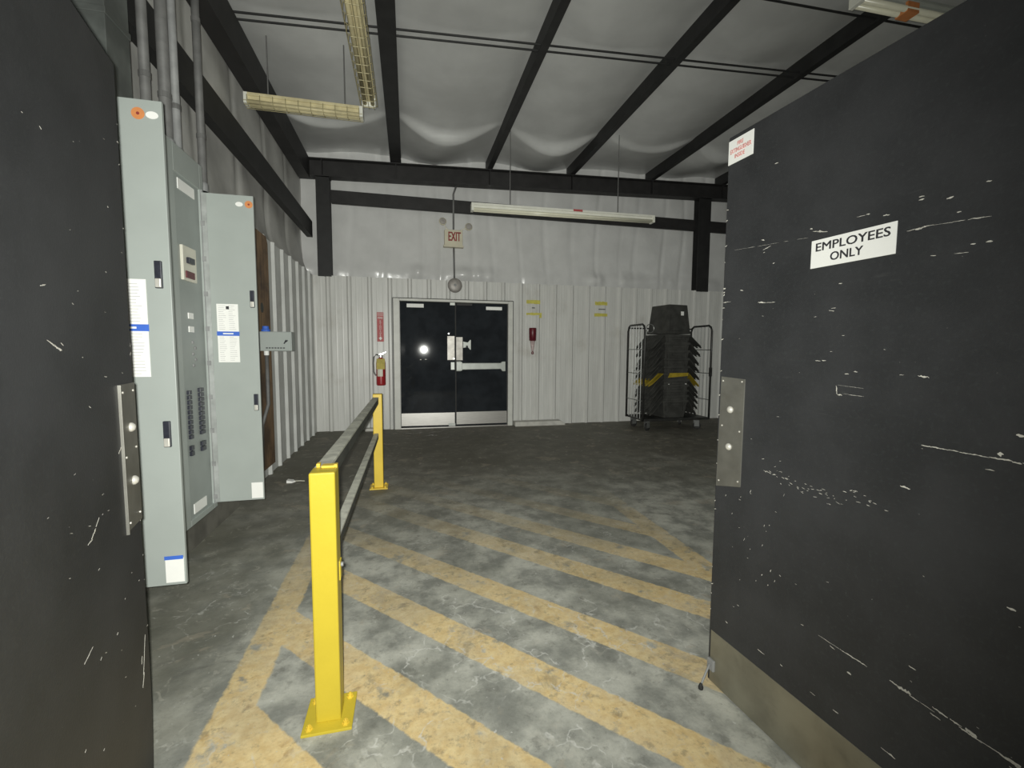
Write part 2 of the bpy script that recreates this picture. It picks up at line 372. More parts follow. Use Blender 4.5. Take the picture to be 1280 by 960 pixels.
wf.box(-1.45, DX0, base + 0.004, base + 0.014, 0, LINER).box(DX1, 9.0, base + 0.004, base + 0.014, 0, LINER).box(DX0, DX1, base + 0.004, base + 0.014, DTOP, LINER)
single(wf, 'wall_far', M['liner'], 'white ribbed metal lower wall around the far double door', 'wall', (3.0, FY + 0.1, 0), kind='structure')
# vinyl insulation of the far wall: a hanging sheet with vertical folds, tucked in behind the liner
vi = MB(); NX, NZ = 340, 60
rnd = random.Random(3)
folds = [(-1.7 + i * 0.46 + rnd.uniform(-.12, .12), rnd.uniform(0.02, 0.05), rnd.uniform(0.006, 0.02)) for i in range(24)]
grid = []
for i in range(NX + 1):
    x = -1.72 + 10.6 * i / NX; row = []
    for j in range(NZ + 1):
        z = LINER - 0.08 + (4.75 - LINER + 0.08) * j / NZ; t = (z - LINER)
        low = math.exp(-((t - 0.13) / 0.12) ** 2)
        aq = (0.5 + 0.5 * math.sin(x * 2.1 + 1.3 * math.sin(x * 3.7))) * (0.5 + 0.5 * math.sin(x * 6.1 + 2 * math.sin(x * 1.9)))
        y = FY + 0.20 - (0.02 + 0.075 * aq) * low
        for fx, fw, fh in folds: y += fh * math.exp(-((x - fx - 0.05 * math.sin(t * 2 + fx)) / fw) ** 2)
        y += low * (0.004 + 0.012 * aq) * math.sin(x * 15 + 3 * math.sin(x * 5)) + 0.006 * math.sin(x * 7.3 + z * 3)
        row.append(vi.bm.verts.new((x, y, z)))
    grid.append(row)
for i in range(NX):
    for j in range(NZ): vi.bm.faces.new((grid[i][j], grid[i + 1][j], grid[i + 1][j + 1], grid[i][j + 1]))
single(vi, 'wall_far_upper', M['vinyl_wall'], 'white vinyl faced insulation on the far wall above the liner', 'wall', (3.0, FY + 0.2, LINER), kind='structure', smooth=True)

wl = MB()
wl.strip(rib_profile(0.55, 7.53, 0.36, 5.404), lambda y, h: (LX - 0.03 + h, y, 0.0), lambda y, h: (LX - 0.03 + h, y, LINER))
wl.box(LX - 0.30, LX - 0.24, 0.5, 7.85, 0, 5.0).box(LX - 0.045, LX - 0.035, 0.55, 7.53, 0, LINER)
single(wl, 'wall_left', M['liner_side'], 'grey white ribbed metal lower wall on the left', 'wall', (LX - 0.1, 4.0, 0), kind='structure')
vl = MB(); grid = []; NY = 150
for i in range(NY + 1):
    y = 0.5 + 7.25 * i / NY; row = []
    for j in range(25):
        z = LINER - 0.08 + 2.2 * j / 24; t = z - LINER
        x = LX - 0.2 + 0.12 * math.exp(-max(t, 0) / 0.15)
        x -= 0.02 * math.exp(-((((y * 1.0) % 0.9) - 0.45) / 0.05) ** 2) + 0.01 * math.sin(y * 6 + z * 4)
        row.append(vl.bm.verts.new((x, y, z)))
    grid.append(row)
for i in range(NY):
    for j in range(24): vl.bm.faces.new((grid[i][j], grid[i + 1][j], grid[i + 1][j + 1], grid[i][j + 1]))
single(vl, 'wall_left_upper', M['vinyl_side'], 'grey vinyl faced insulation on the left wall above the liner', 'wall', (LX - 0.2, 4.0, LINER), kind='structure', smooth=True)
single(MB().box(8.8, 8.95, 0.3, 7.9, 0, 5.2), 'wall_right', M['liner_side'], 'plain wall at the far right end of the warehouse', 'wall', (8.87, 4, 0), kind='structure')
wn = MB()
wn.box(-2.2, -0.66, 0.36, 0.50, 0, 5.0).box(1.32, 9.0, 0.36, 0.50, 0, 5.2).box(-0.66, 1.32, 0.36, 0.50, 2.16, 5.0)
single(wn, 'wall_front', M['plaster'], 'grey wall around the near doorway', 'wall', (0.3, 0.43, 0), kind='structure')

# ceiling: vinyl insulation draped over the purlins
PUR = [-0.16, 1.37, 2.84, 4.40, 5.9, 7.4]
edges = [-1.72] + PUR + [9.0]
ce = MB(); grid = []; NX, NY = 190, 240
rr = random.Random(11); ph = [rr.uniform(-0.2, 0.2) for _ in edges]
for i in range(NX + 1):
    x = -1.72 + 10.72 * i / NX
    k = max(q for q in range(len(edges) - 1) if edges[q] <= x + 1e-6) if x < 9.0 else len(edges) - 2
    u = (x - edges[k]) / (edges[k + 1] - edges[k]); sg = math.sin(PI * min(max(u, 0), 1))
    row = []
    for j in range(NY + 1):
        y = 0.45 + 7.35 * j / NY
        yc = 6.25 + ph[k] * 0.6 + 0.20 * sg            # the crease where the sheet drops, then turns up to the eave
        yr = 4.56 - 0.034 * (x + 1.5) + 0.05 * sg
        S = lambda q: 1 / (1 + math.exp(-max(min(q, 40), -40)))
        am = 0.7 + 0.4 * math.sin(x * 2.3 + k)
        z = roof(x) - 0.02 - 0.12 * sg
        z -= sg * am * 0.17 * S((y - yc) / 0.022)
        z += sg * 0.20 * max(0.0, min(1.0, (y - yc - 0.05) / 1.1))
        z += sg * 0.05 * min(1.0, max(0.0, (yr - y + 0.0) / -1.6 + 1.0)) * S((yr - y) / 0.02) + sg * 0.06 * S((y - yr) / 0.02) * math.exp(-max(0, y - yr) / 0.25)
        z += 0.05 * sg * math.exp(-((y - 3.46) / 0.10) ** 2)
        z += 0.004 * math.sin(y * 4 + 3 * math.sin(x * 1.7)) * sg
        row.append(ce.bm.verts.new((x, y, z)))
    grid.append(row)
for i in range(NX):
    for j in range(NY): ce.bm.faces.new((grid[i][j], grid[i][j + 1], grid[i + 1][j + 1], grid[i + 1][j]))
single(ce, 'ceiling', M['vinyl_roof'], 'grey vinyl faced roof insulation sagging between dark purlins', 'ceiling', (3, 4, 4.5), kind='structure', smooth=True)

single(MB().box(LX + 0.001, LX + 0.020, 1.2, 4.04, 0, 0.29), 'baseboard_left', M['basebd'], 'dark strip along the foot of the left wall under the cabinets', 'baseboard', (LX, 2.6, 0), kind='structure')  # plain dark strip covering the liner ribs below the cabinets
# ------------------------------------------------------------------ steelwork
def ibeam_prof(w, h, t=0.012): 
    a = w / 2
    return [(-a, 0), (a, 0), (a, t), (t / 2, t), (t / 2, h - t), (a, h - t), (a, h), (-a, h), (-a, h - t), (-t / 2, h - t), (-t / 2, t), (-a, t)]
plab = ['dark steel roof purlin nearest the left wall, beside the yellowed strip light', 'dark steel roof purlin second from the left wall, above the EXIT sign wire',
        'dark steel roof purlin third from the left wall', 'dark steel roof purlin fourth from the left wall, running down to the right column',
        'dark steel roof purlin fifth from the left wall, behind the right door', 'dark steel roof purlin furthest right, behind the right door']
for i, x in enumerate(PUR):
    z = pb(x); wd = 0.17 if i == 0 else 0.085
    m_ = MB()
    if i == 0: m_.prism(ibeam_prof(wd, 0.2, 0.014), lambda u, v: (x + u, 0.5, z + v), lambda u, v: (x + u, FY + 0.2, z + v))
    else: m_.prism([(-wd / 2, 0), (wd / 2, 0), (wd / 2, 0.02), (wd / 2 - 0.01, 0.02), (wd / 2 - 0.01, 0.01), (-wd / 2 + 0.045, 0.01), (-wd / 2 + 0.045, 0.2), (-wd / 2 - 0.03, 0.2), (-wd / 2 - 0.03, 0.19), (-wd / 2, 0.19)],
                   lambda u, v: (x + u, 0.5, z + v), lambda u, v: (x + u, FY + 0.2, z + v))
    single(m_, 'roof_purlin', M['steel'], plab[i], 'purlin', (x, 4.0, z), group='roof purlins', bevel=0.002)
# rafter over the far wall
m_ = MB(); x0, x1 = -1.66, 8.8
for (w_, h0, h1) in ((0.18, 0.0, 0.014), (0.014, 0.0, 0.27), (0.18, 0.256, 0.27)):
    for_ = [(-w_ / 2, h0), (w_ / 2, h0), (w_ / 2, h1), (-w_ / 2, h1)]
    m_.prism(for_, lambda u, v: (x0, FY + 0.06 + u, pb(x0) - 0.275 + v), lambda u, v: (x1, FY + 0.06 + u, pb(x1) - 0.275 + v))
for i, x in enumerate([-1.27] + PUR):
    m_.box(x - 0.006, x + 0.006, FY - 0.02, FY + 0.06, pb(x) - 0.265, pb(x) - 0.01)
single(m_, 'roof_rafter', M['steel_b'], 'dark steel rafter across the top of the far wall', 'rafter', (3, FY + 0.06, 4.2), bevel=0.002)
def column(x, y, lab, w_=0.20, d_=0.16):
    t = thing('steel_column', lab, 'column', (x, y, LINER), group='columns of the far wall')
    zt = pb(x) - 0.27 - LINER
    MB().prism([(-w_ / 2, -d_ / 2), (w_ / 2, -d_ / 2), (w_ / 2, -d_ / 2 + 0.012), (0.006, -d_ / 2 + 0.012), (0.006, d_ / 2 - 0.012), (w_ / 2, d_ / 2 - 0.012), (w_ / 2, d_ / 2), (-w_ / 2, d_ / 2), (-w_ / 2, d_ / 2 - 0.012), (-0.006, d_ / 2 - 0.012), (-0.006, -d_ / 2 + 0.012), (-w_ / 2, -d_ / 2 + 0.012)],
               lambda a, b: (a, b, -0.02), lambda a, b: (a, b, zt)).build('shaft', M['steel'], t, bevel=0.002)
    MB().box(-w_ / 2 - 0.01, w_ / 2 + 0.01, -d_ / 2, d_ / 2, zt - 0.012, zt).build('cap_plate', M['steel_b'], t)
column(-1.265, FY + 0.075, 'dark steel column at the left end of the far wall, by the corner')
column(5.52, FY + 0.075, 'dark steel column on the far wall above the cart of totes', 0.26)
def zprof(h, f=0.07, t=0.008): return [(0, 0), (f, 0), (f, t), (t, t), (t, h), (-f + t, h), (-f + t, h - t), (0, h - t)]
def girt_x(xa, xb, lab):
    zb = 3.63
    m_ = MB().prism(zprof(0.20), lambda u, v: (xa, FY + 0.10 - u + 0.05, zb + v), lambda u, v: (xb, FY + 0.10 - u + 0.05, zb + v))
    m_.box(xa, xb, FY + 0.085, FY + 0.095, zb, zb + 0.2)
    single(m_, 'wall_girt', M['steel_b'], lab, 'girt', ((xa + xb) / 2, FY + 0.1, zb), group='horizontal wall girts')
girt_x(-1.155, 5.38, 'long dark girt across the far wall behind the EXIT sign conduit')
girt_x(5.66, 8.8, 'short dark girt right of the right column on the far wall')
m_ = MB().prism(zprof(0.22, 0.08), lambda u, v: (LX - 0.08 + u, 0.5, 3.05 + v), lambda u, v: (LX - 0.08 + u, 7.46, 3.05 + v))
m_.box(LX - 0.012, LX + 0.001, 0.5, 7.46, 3.0495, 3.29)
single(m_, 'wall_girt', M['steel'], 'dark girt running along the left wall above the electrical cabinets', 'girt', (LX, 4, 3.05), group='horizontal wall girts')
m_ = MB().prism([(0, 0), (0.16, 0), (0.16, 0.30), (0.12, 0.30), (0.12, 0.28), (0.15, 0.28), (0.15, 0.012), (0, 0.012)], lambda u, v: (LX - 0.18 + u, 0.5, 3.94 + v), lambda u, v: (LX - 0.18 + u, FY - 0.03, 3.94 + v))
single(m_, 'eave_strut', M['steel_b'], 'dark eave strut where the left wall meets the roof', 'eave strut', (LX, 4, 3.94))
for k, (ya, yb, lab) in enumerate(((4.66, 4.44, 'thin dark bracing rod under the roof, the farther of the close pair'), (4.57, 4.35, 'thin dark bracing rod under the roof, the nearer of the close pair'), (3.52, 3.46, 'thin dark bracing rod near the top right, beside the grey strip light'))):
    xa, xb = (-1.6, 8.6) if k < 2 else (2.9, 8.6)
    slope = (yb - ya) / (4.35 + 1.5) if k < 2 else 0
    pts = [(x, ya + slope * (x + 1.5), pb(x) + 0.03) for x in (xa, xb)]
    single(MB().tube(pts, 0.010, 8), 'bracing_rod', M['steel'], lab, 'rod', (3, ya, 4.35), group='roof bracing rods')

# ================================================================== FAR DOUBLE DOOR
fr = MB()
fr.box(DX0, -0.135, FY - 0.03, FY + 0.12, 0, DTOP).box(1.69, DX1, FY - 0.03, FY + 0.12, 0, DTOP).box(-0.135, 1.69, FY - 0.03, FY + 0.12, 2.125, DTOP)
o = single(fr, 'trim_1', M['frame'], 'white steel frame around the far black double door', 'door frame', (0.78, FY, 0), kind='structure', bevel=0.004)
MB().box(DX0 - 0.008, DX0, FY - 0.032, FY + 0.03, 0, DTOP + 0.008).box(DX1, DX1 + 0.010, FY - 0.032, FY + 0.03, 0, DTOP + 0.008).box(DX0, DX1, FY - 0.032, FY + 0.03, DTOP, DTOP + 0.010).build('caulk_line', M['steel'], o, world=True)
MB().box(-0.135, 1.69, FY - 0.02, FY + 0.12, 0.0, 0.018).build('threshold', M['brushed'], o, world=True)
def leaf(name, lab, hx, sgn, yaw):
    t = thing(name, lab, 'door', (hx, FY + 0.045, 0), yaw, kind='structure')
    W = 0.905
    def bx(a, b, y0, y1, z0, z1): return MB().box(min(sgn * a, sgn * b), max(sgn * a, sgn * b), y0, y1, z0, z1)
    bx(0.004, W, -0.022, 0.022, 0.022, 2.118).build('leaf', M['fardoor'], t, bevel=0.002)
    bx(0.008, W - 0.01, -0.0245, -0.0215, 0.045, 0.258).build('kick_plate', M['brushed'], t)
    return t, bx
dl, bxl = leaf('door_1', 'left black leaf of the far double door, plain with flash glint', -0.133, 1, math.radians(-2.0))
dr, bxr = leaf('door_2', 'right black leaf of the far double door, with grey push bar', 1.688, -1, 0.0)
bxl(0.115, 0.39, -0.0245, -0.0215, 2.025, 2.085).build('white_label', M['paper'], dl)
bxr(0.10, 0.38, -0.0245, -0.0215, 2.015, 2.07).build('white_label', M['paper'], dr)
bxl(0.775, 0.898, -0.026, -0.0215, 1.155, 1.56).build('guard_plate', M['plate'], dl, bevel=0.002)
bxl(0.82, 0.905, -0.06, -0.022, 2.07, 2.116).build('top_latch', M['pushbar'], dl, bevel=0.004)
bxl(0.79, 0.905, -0.035, -0.022, 0.022, 0.075).build('bottom_latch', M['pushbar'], dl, bevel=0.004)
for k in range(2): MB().lathe([(0.012, 0), (0.012, 0.004), (0.006, 0.008)], (0.80 + 0.085 * k, -0.030, 1.60 - 0.42 * k), 'Y', 10).build('screw', M['chrome'], dl)
bxl(0.32, 0.345, -0.0235, -0.0215, 1.155, 1.168).build('paint_chip', M['chip'], dl); bxl(0.40, 0.43, -0.0235, -0.0215, 1.16, 1.172).build('paint_chip', M['chip'], dl)
bxr(0.785, 0.895, -0.026, -0.0215, 1.15, 1.545).build('guard_plate', M['plate'], dr, bevel=0.002)
bxr(0.895, 0.922, -0.030, -0.0225, 0.03, 2.115).build('dark_gap_strip', M['rubber'], dr)  # black strip put over the leaf gap to make it read dark
# rim cylinder casting with winged edge
MB().prism([(-0.78, 1.47), (-0.70, 1.455), (-0.66, 1.50), (-0.645, 1.50), (-0.645, 1.33), (-0.66, 1.33), (-0.70, 1.375), (-0.78, 1.36)], lambda u, v: (u, -0.05, v), lambda u, v: (u, -0.0215, v)).build('lock_case', M['pushbar'], dr, bevel=0.004)
MB().lathe([(0.018, 0), (0.018, 0.018)], (-0.715, -0.066, 1.385), 'Y', 12).build('thumb_turn', M['steel'], dr)
pbar = MB().prism([(-0.90, 0.965), (-0.82, 0.965), (-0.80, 0.99), (-0.13, 1.0), (-0.10, 0.96), (-0.045, 0.96), (-0.045, 1.13), (-0.10, 1.13), (-0.13, 1.105), (-0.80, 1.105), (-0.82, 1.135), (-0.90, 1.135)], lambda u, v: (u, -0.085, v), lambda u, v: (u, -0.0215, v)).build('push_bar', M['pushbar'], dr, bevel=0.008)
bxr(0.80, 0.90, -0.09, -0.0215, 0.975, 1.125).build('push_bar_end', M['pushbar'], pbar, bevel=0.006)
bxl(0.83, 0.895, -0.045, -0.0215, 0.99, 1.12).build('strike_box', M['pushbar'], dl, bevel=0.004)
bxr(0.62, 0.885, -0.045, -0.022, 2.075, 2.116).build('top_latch', M['steel_b'], dr, bevel=0.004)

# ================================================================== NEAR BLACK DOORS
def scratches(t, items, y, name='paint_scratches', m='chip', seed=1):
    """each item: (u0,z0,u1,z1,width); slivers of bared door core"""
    r = random.Random(seed); m_ = MB()
    frag = []
    for u0, z0, u1, z1, wd in items:
        L = math.hypot(u1 - u0, z1 - z0); n_ = max(1, int(L / 0.016))
        if n_ == 1: frag.append((u0, z0, u1, z1, wd)); continue
        for i in range(n_):
            if wd < 0.0025 and r.random() < 0.2: continue
            a, b = i / n_ - r.uniform(0, 0.3) / n_, (i + 1) / n_ + r.uniform(-0.15, 0.5) / n_
            j = r.uniform(-0.35, 0.35) * wd; q = r.uniform(0.35, 1.15) * wd
            frag.append((u0 + (u1 - u0) * a, z0 + (z1 - z0) * a + j, u0 + (u1 - u0) * b, z0 + (z1 - z0) * b + j, q))
    for u0, z0, u1, z1, wd in frag:
        d = Vector((u1 - u0, z1 - z0)); L = d.length; d.normalize(); n = Vector((-d.y, d.x)); k = max(3, min(8, int(L / 0.003))); up, dn = [], []
        for i in range(k + 1):
            f = i / k; c = Vector((u0, z0)) + d * L * f; h = wd * (0.15 + 0.85 * math.sin(PI * min(max(f, 0.04), 0.96)) ** 0.7) * r.uniform(0.4, 1.1) * 0.5
            c += n * r.uniform(-0.25, 0.25) * wd
            up.append(c + n * h); dn.append(c - n * h)
        pts = [(p.x, p.y) for p in up + dn[::-1]]
        m_.prism(pts, lambda u, v: (u, y - 0.0005, v), lambda u, v: (u, y + 0.0008, v))
    return m_.build(name, M[m], t)
def near_door(name, lab, loc, yaw, sgn, chips):
    """local frame: origin on the floor under the free edge, +X*sgn runs to the hinge, visible face at y=0, thickness behind it"""
    t = thing(name, lab, 'door', loc, yaw, kind='structure')
    W, H_ = 0.95, 2.105; th = 0.045
    m_ = MB()
    prof = [(0, 0.004), (W, 0.004), (W, H_), (0, H_)]
    if sgn < 0:
        prof = [(0.022, 0.004), (W, 0.004), (W, H_), (0.0, H_), (0.0, 0.36), (0.004, 0.22), (0.012, 0.12)]
    m_.prism(prof, lambda u, v: (sgn * u, 0, v), lambda u, v: (sgn * u, th, v))
    m_.build('leaf', M['door'], t, bevel=0.003)
    return t
# right leaf: free edge (1.162, 1.455), swings 85 degrees; the face looks towards -X
a5 = math.radians(5.0)
RD = near_door('door_3', 'black scuffed swing door on the right with an EMPLOYEES ONLY sign', (1.162, 1.455, 0), math.atan2(-math.cos(a5), math.sin(a5)), 1, None)
# (its local +X points from free edge to hinge, local -Y out of the visible face)
def rbox(a, b, y0, y1, z0, z1): return MB().box(a, b, y0, y1, z0, z1)
rbox(0.012, 0.94, -0.0022, 0.001, 0.006, 0.215).build('kick_plate', M['kick'], RD, bevel=0.0008)
sp = MB().prism([(0.006, 0.80), (0.122, 0.828), (0.122, 1.222), (0.012, 1.226)], lambda u, v: (u, -0.003, v), lambda u, v: (u, 0.001, v)).build('strike_plate', M['stain'], RD, bevel=0.0008)
for z in (1.105, 0.965): MB().lathe([(0.0005, -0.012), (0.008, -0.010), (0.013, -0.005), (0.014, 0.0)], (0.062, -0.002, z), 'Y', 14).build('bolt', M['boltm'], sp, smooth=True)
for u, z in ((0.022, 1.21), (0.11, 1.212), (0.02, 0.825), (0.11, 0.845), (0.025, 1.04), (0.108, 1.03)): MB().lathe([(0.001, -0.003), (0.003, -0.002), (0.0035, 0)], (u, -0.0028, z), 'Y', 8).build('screw', M['boltm'], sp)
# hold-open foot hook at the lower free corner
hk = MB().box(0.006, 0.040, -0.012, 0.0, 0.055, 0.10).build('holder_bracket', M['galv'], RD, bevel=0.003)
MB().tube([(0.024, -0.014, 0.082), (0.028, -0.032, 0.058), (0.036, -0.058, 0.028), (0.039, -0.066, 0.016)], 0.004, 10).build('holder_arm', M['galv'], hk, smooth=True)
MB().lathe([(0.009, 0), (0.010, 0.007), (0.007, 0.016), (0.005, 0.022)], (0.040, -0.068, 0.003), 'Z', 12).build('rubber_foot', M['rubber'], hk, smooth=True)
r = random.Random(5); it = []
# the long scrapes that show (measured along the leaf from its free edge, heights in metres)
it += [(0.627, 0.463, 0.676, 0.459, .007), (0.655, 0.462, 0.672, 0.463, .008), (0.675, 0.458, 0.714, 0.455, .003), (0.718, 0.465, 0.748, 0.461, .004), (0.752, 0.461, 0.806, 0.456, .006), (0.78, 0.464, 0.80, 0.458, .010), (0.806, 0.457, 0.862, 0.454, .005), (0.85, 0.452, 0.93, 0.455, .009), (0.715, 0.447, 0.735, 0.445, .003)]
it += [(0.437, 0.464, 0.50, 0.463, .0012), (0.50, 0.463, 0.525, 0.462, .002), (0.522, 0.463, 0.567, 0.461, .0035), (0.47, 0.455, 0.485, 0.452, .002)]
it += [(0.658, 1.094, 0.80, 1.093, .0030), (0.80, 1.093, 0.93, 1.091, .0042), (0.793, 1.102, 0.801, 1.106, .009), (0.618, 0.982, 0.640, 0.979, .0045), (0.775, 1.066, 0.79, 1.066, .0025)]
it += [(0.618, 0.268, 0.632, 0.267, .002), (0.632, 0.268, 0.652, 0.267, .0045), (0.226, 0.278, 0.254, 0.277, .003), (0.315, 0.286, 0.324, 0.284, .003), (0.42, 0.271, 0.436, 0.27, .002), (0.49, 0.27, 0.506, 0.27, .0025), (0.522, 0.411, 0.533, 0.410, .006), (0.665, 0.532, 0.68, 0.531, .003), (0.828, 0.781, 0.842, 0.779, .006), (0.08, 0.292, 0.09, 0.289, .003)]
it += [(0.613, 1.697, 0.624, 1.697, .004), (0.613, 1.690, 0.624, 1.690, .004), (0.668, 1.676, 0.681, 1.677, .004), (0.536, 1.675, 0.551, 1.675, .006), (0.494, 1.690, 0.503, 1.689, .003), (0.47, 1.690, 0.492, 1.689, .0015), (0.336, 1.693, 0.344, 1.691, .004), (0.345, 1.682, 0.385, 1.672, .005), (0.36, 1.680, 0.372, 1.676, .006),
       (0.162, 1.700, 0.174, 1.697, .004), (0.170, 1.665, 0.20, 1.672, .002), (0.172, 1.655, 0.178, 1.656, .003), (0.211, 1.613, 0.219, 1.613, .003), (0.082, 1.541, 0.094, 1.539, .004), (0.160, 1.490, 0.190, 1.487, .005), (0.194, 1.486, 0.226, 1.484, .003), (0.432, 1.515, 0.441, 1.515, .004), (0.408, 1.442, 0.424, 1.438, .002), (0.414, 1.447, 0.428, 1.447, .0018), (0.006, 1.506, 0.038, 1.504, .003),
       (0.597, 1.622, 0.632, 1.624, .003), (0.61, 1.621, 0.628, 1.622, .005), (0.63, 1.624, 0.741, 1.615, .0013), (0.71, 1.618, 0.738, 1.616, .0025), (0.645, 1.551, 0.656, 1.55, .003), (0.69, 1.547, 0.716, 1.545, .0015), (0.744, 1.561, 0.755, 1.56, .004), (0.718, 1.562, 0.727, 1.561, .003), (0.736, 1.691, 0.745, 1.690, .003), (0.689, 1.640, 0.697, 1.639, .003), (0.05, 1.69, 0.33, 1.668, .0008), (0.20, 1.936, 0.213, 1.935, .0025),
       (0.638, 1.263, 0.661, 1.261, .005), (0.488, 1.267, 0.498, 1.266, .004), (0.464, 1.259, 0.475, 1.259, .003), (0.376, 1.295, 0.392, 1.294, .003), (0.396, 1.296, 0.408, 1.295, .003), (0.599, 1.264, 0.608, 1.264, .0025),
       (0.442, 1.224, 0.446, 1.200, .003), (0.442, 1.203, 0.52, 1.20, .0013), (0.446, 1.226, 0.515, 1.222, .0008), (0.446, 1.199, 0.46, 1.198, .004), (0.818, 1.151, 0.83, 1.149, .006)]
for k in range(60):   # rubbed patch right of the strike plate
    u = 0.20 + 0.36 * k / 60 + r.uniform(-.02, .02); z = 0.935 - 0.045 * math.sin(PI * (u - 0.22) / 0.34) + r.uniform(-.022, .022); L = r.uniform(.003, .012)
    it.append((u, z, u + L, z + r.uniform(-.004, .004), r.uniform(.0006, .0022)))
for k in range(16):
    u = r.uniform(0.05, 0.30); z = r.uniform(0.50, 0.85); L = r.uniform(.003, .012); it.append((u, z, u + L * .3, z + L, r.uniform(.001, .003)))
for k in range(34):
    u = r.uniform(0.05, 0.9); z = r.uniform(0.3, 1.5); L = r.uniform(.003, .01); it.append((u, z, u + L, z + r.uniform(-.3, .3) * L, r.uniform(.0008, .002)))
for k in range(22):   # chipped free edge
    z = r.uniform(0.25, 1.95); it.append((0.001, z, 0.004 + r.uniform(0, .008), z + r.uniform(-.002, .008), r.uniform(.002, .006)))
scratches(RD, it, 0.0)
MB().box(-0.0012, 0.0005, 0.003, 0.042, 0.02, 2.10).build('worn_edge', M['bare'], RD)

def door_sign(name, lab, u0, u1, z0, z1, cat='sign'):
    """white plastic sign stuck on the right door"""
    p = root_matrix(RD) @ Vector(((u0 + u1) / 2, -0.0026, (z0 + z1) / 2))
    t = thing(name, lab, cat, p, RD.rotation_euler.z)
    hw, hh = (u1 - u0) / 2, (z1 - z0) / 2
    MB().box(-hw, hw, -0.0012, 0.0016, -hh, hh).build('plate', M['paper'], t, bevel=0.0006)
    return t, Matrix(((1, 0, 0, 0), (0, 0, -1, -0.0012), (0, 1, 0, 0), (0, 0, 0, 1)))
t, FM = door_sign('door_sign', 'white EMPLOYEES ONLY sign on the right black door', 0.346, 0.572, 1.571, 1.653)
text('EMPLOYEES', 0.03, M['ink'], t, Matrix.Translation((0, 0, 0.0185)) @ FM, width=0.197, height=0.0235, dup=0.0011)
text('ONLY', 0.03, M['ink'], t, Matrix.Translation((-0.010, 0, -0.0155)) @ FM, width=0.088, height=0.0235, dup=0.0011)
t, FM = door_sign('door_sign', 'small white sign with faded red lines at the top edge corner of the right door', 0.003, 0.113, 2.004, 2.088)
text('FIRE', 0.02, M['red_txt'], t, Matrix.Translation((-0.002, 0, 0.022)) @ FM, width=0.026, height=0.013, dup=0.0006)
text('EXTINGUISHER', 0.02, M['red_txt'], t, Matrix.Translation((0, 0, 0.001)) @ FM, width=0.092, height=0.015, dup=0.0006)
text('INSIDE', 0.02, M['red_txt'], t, Matrix.Translation((-0.003, 0, -0.020)) @ FM, width=0.044, height=0.014, dup=0.0006)

# left leaf: free edge (-0.785, 1.50); opened past square; the face looks towards +X
a12 = math.radians(12.0)
# local +X must run from hinge to free edge so that -Y is the visible face: sgn -1
LD = near_door('door_4', 'black scuffed swing door filling the left edge, strike plate on its free edge', (-0.785, 1.50, 0), math.atan2(math.cos(a12), -math.sin(a12)), -1, None)
sp = MB().box(-0.118, -0.002, -0.0035, 0.001, 0.815, 1.222).box(-0.121, -0.116, -0.007, 0.001, 0.808, 1.222).build('strike_plate', M['stain'], LD, bevel=0.0008)
for z in (1.098, 0.945): MB().lathe([(0.0005, -0.014), (0.008, -0.012), (0.013, -0.006), (0.014, 0.0)], (-0.055, -0.002, z), 'Y', 14).build('bolt', M['boltm'], sp, smooth=True)
for u, z in ((-0.02, 1.20), (-0.10, 1.20), (-0.02, 0.84), (-0.10, 0.835), (-0.1, 1.02), (-0.02, 1.035)): MB().lathe([(0.001, -0.0045), (0.003, -0.004), (0.0035, 0)], (u, -0.002, z), 'Y', 8).build('screw', M['boltm'], sp)
r = random.Random(9)
it = [(-0.46, 1.335, -0.42, 1.32, .004), (-0.42, 1.32, -0.405, 1.316, .006), (-0.33, 0.88, -0.29, 0.91, .005), (-0.35, 0.876, -0.325, 0.879, .004), (-0.14, 1.04, -0.12, 1.055, .003),
      (-0.06, 0.36, -0.03, 0.46, .005), (-0.07, 0.33, -0.055, 0.36, .004), (-0.07, 0.40, -0.062, 0.42, .003), (-0.40, 0.63, -0.36, 0.64, .0025), (-0.47, 1.44, -0.45, 1.445, .003), (-0.2, 1.25, -0.185, 1.248, .0025)]
for k in range(40):
    u = -r.uniform(0.02, 0.55); z = r.uniform(0.3, 1.95); L = r.uniform(.003, .011); it.append((u, z, u + L, z + r.uniform(-.6, .6) * L, r.uniform(.0008, .002)))
for k in range(16):
    z = r.uniform(0.3, 2.0); it.append((-0.006 - r.uniform(0, .006), z, -0.001, z + r.uniform(-.003, .006), r.uniform(.001, .004)))
scratches(LD, it, 0.0)

# ================================================================== GUARD RAIL
PX, PY1, PY2, PH = -0.291, 1.605, 4.33, 0.905
gr = thing('guard_rail', 'two yellow steel posts carrying two grey rails, bolted to the floor', 'guard rail', (PX, PY1, 0))
def post(y, h, m, w_=0.084):
    y -= PY1; a = w_ / 2
    p = MB().box(-a, a, y - a, y + a, 0.008, h).build('post', m, gr, bevel=0.006)
    b = MB().prism([(-0.083, y - 0.084), (0.083, y - 0.084), (0.083, y + 0.084), (-0.083, y + 0.084)], lambda u, v: (u, v, 0), lambda u, v: (u, v, 0.010)).build('base_plate', m, p, bevel=0.002)
    for sx in (-1, 1):
        for sy in (-1, 1):
            MB().lathe([(0.013, 0.010), (0.013, 0.012), (0.0095, 0.012), (0.0095, 0.020), (0.005, 0.020), (0.005, 0.027), (0.001, 0.028)], (sx * 0.060, y + sy * 0.061, 0), 'Z', 6).build('anchor_bolt', M['yellow_b'], p)
    return p
p1 = post(PY1, PH, M['yellow']); p2 = post(PY2, 0.905, M['yellow_b'])
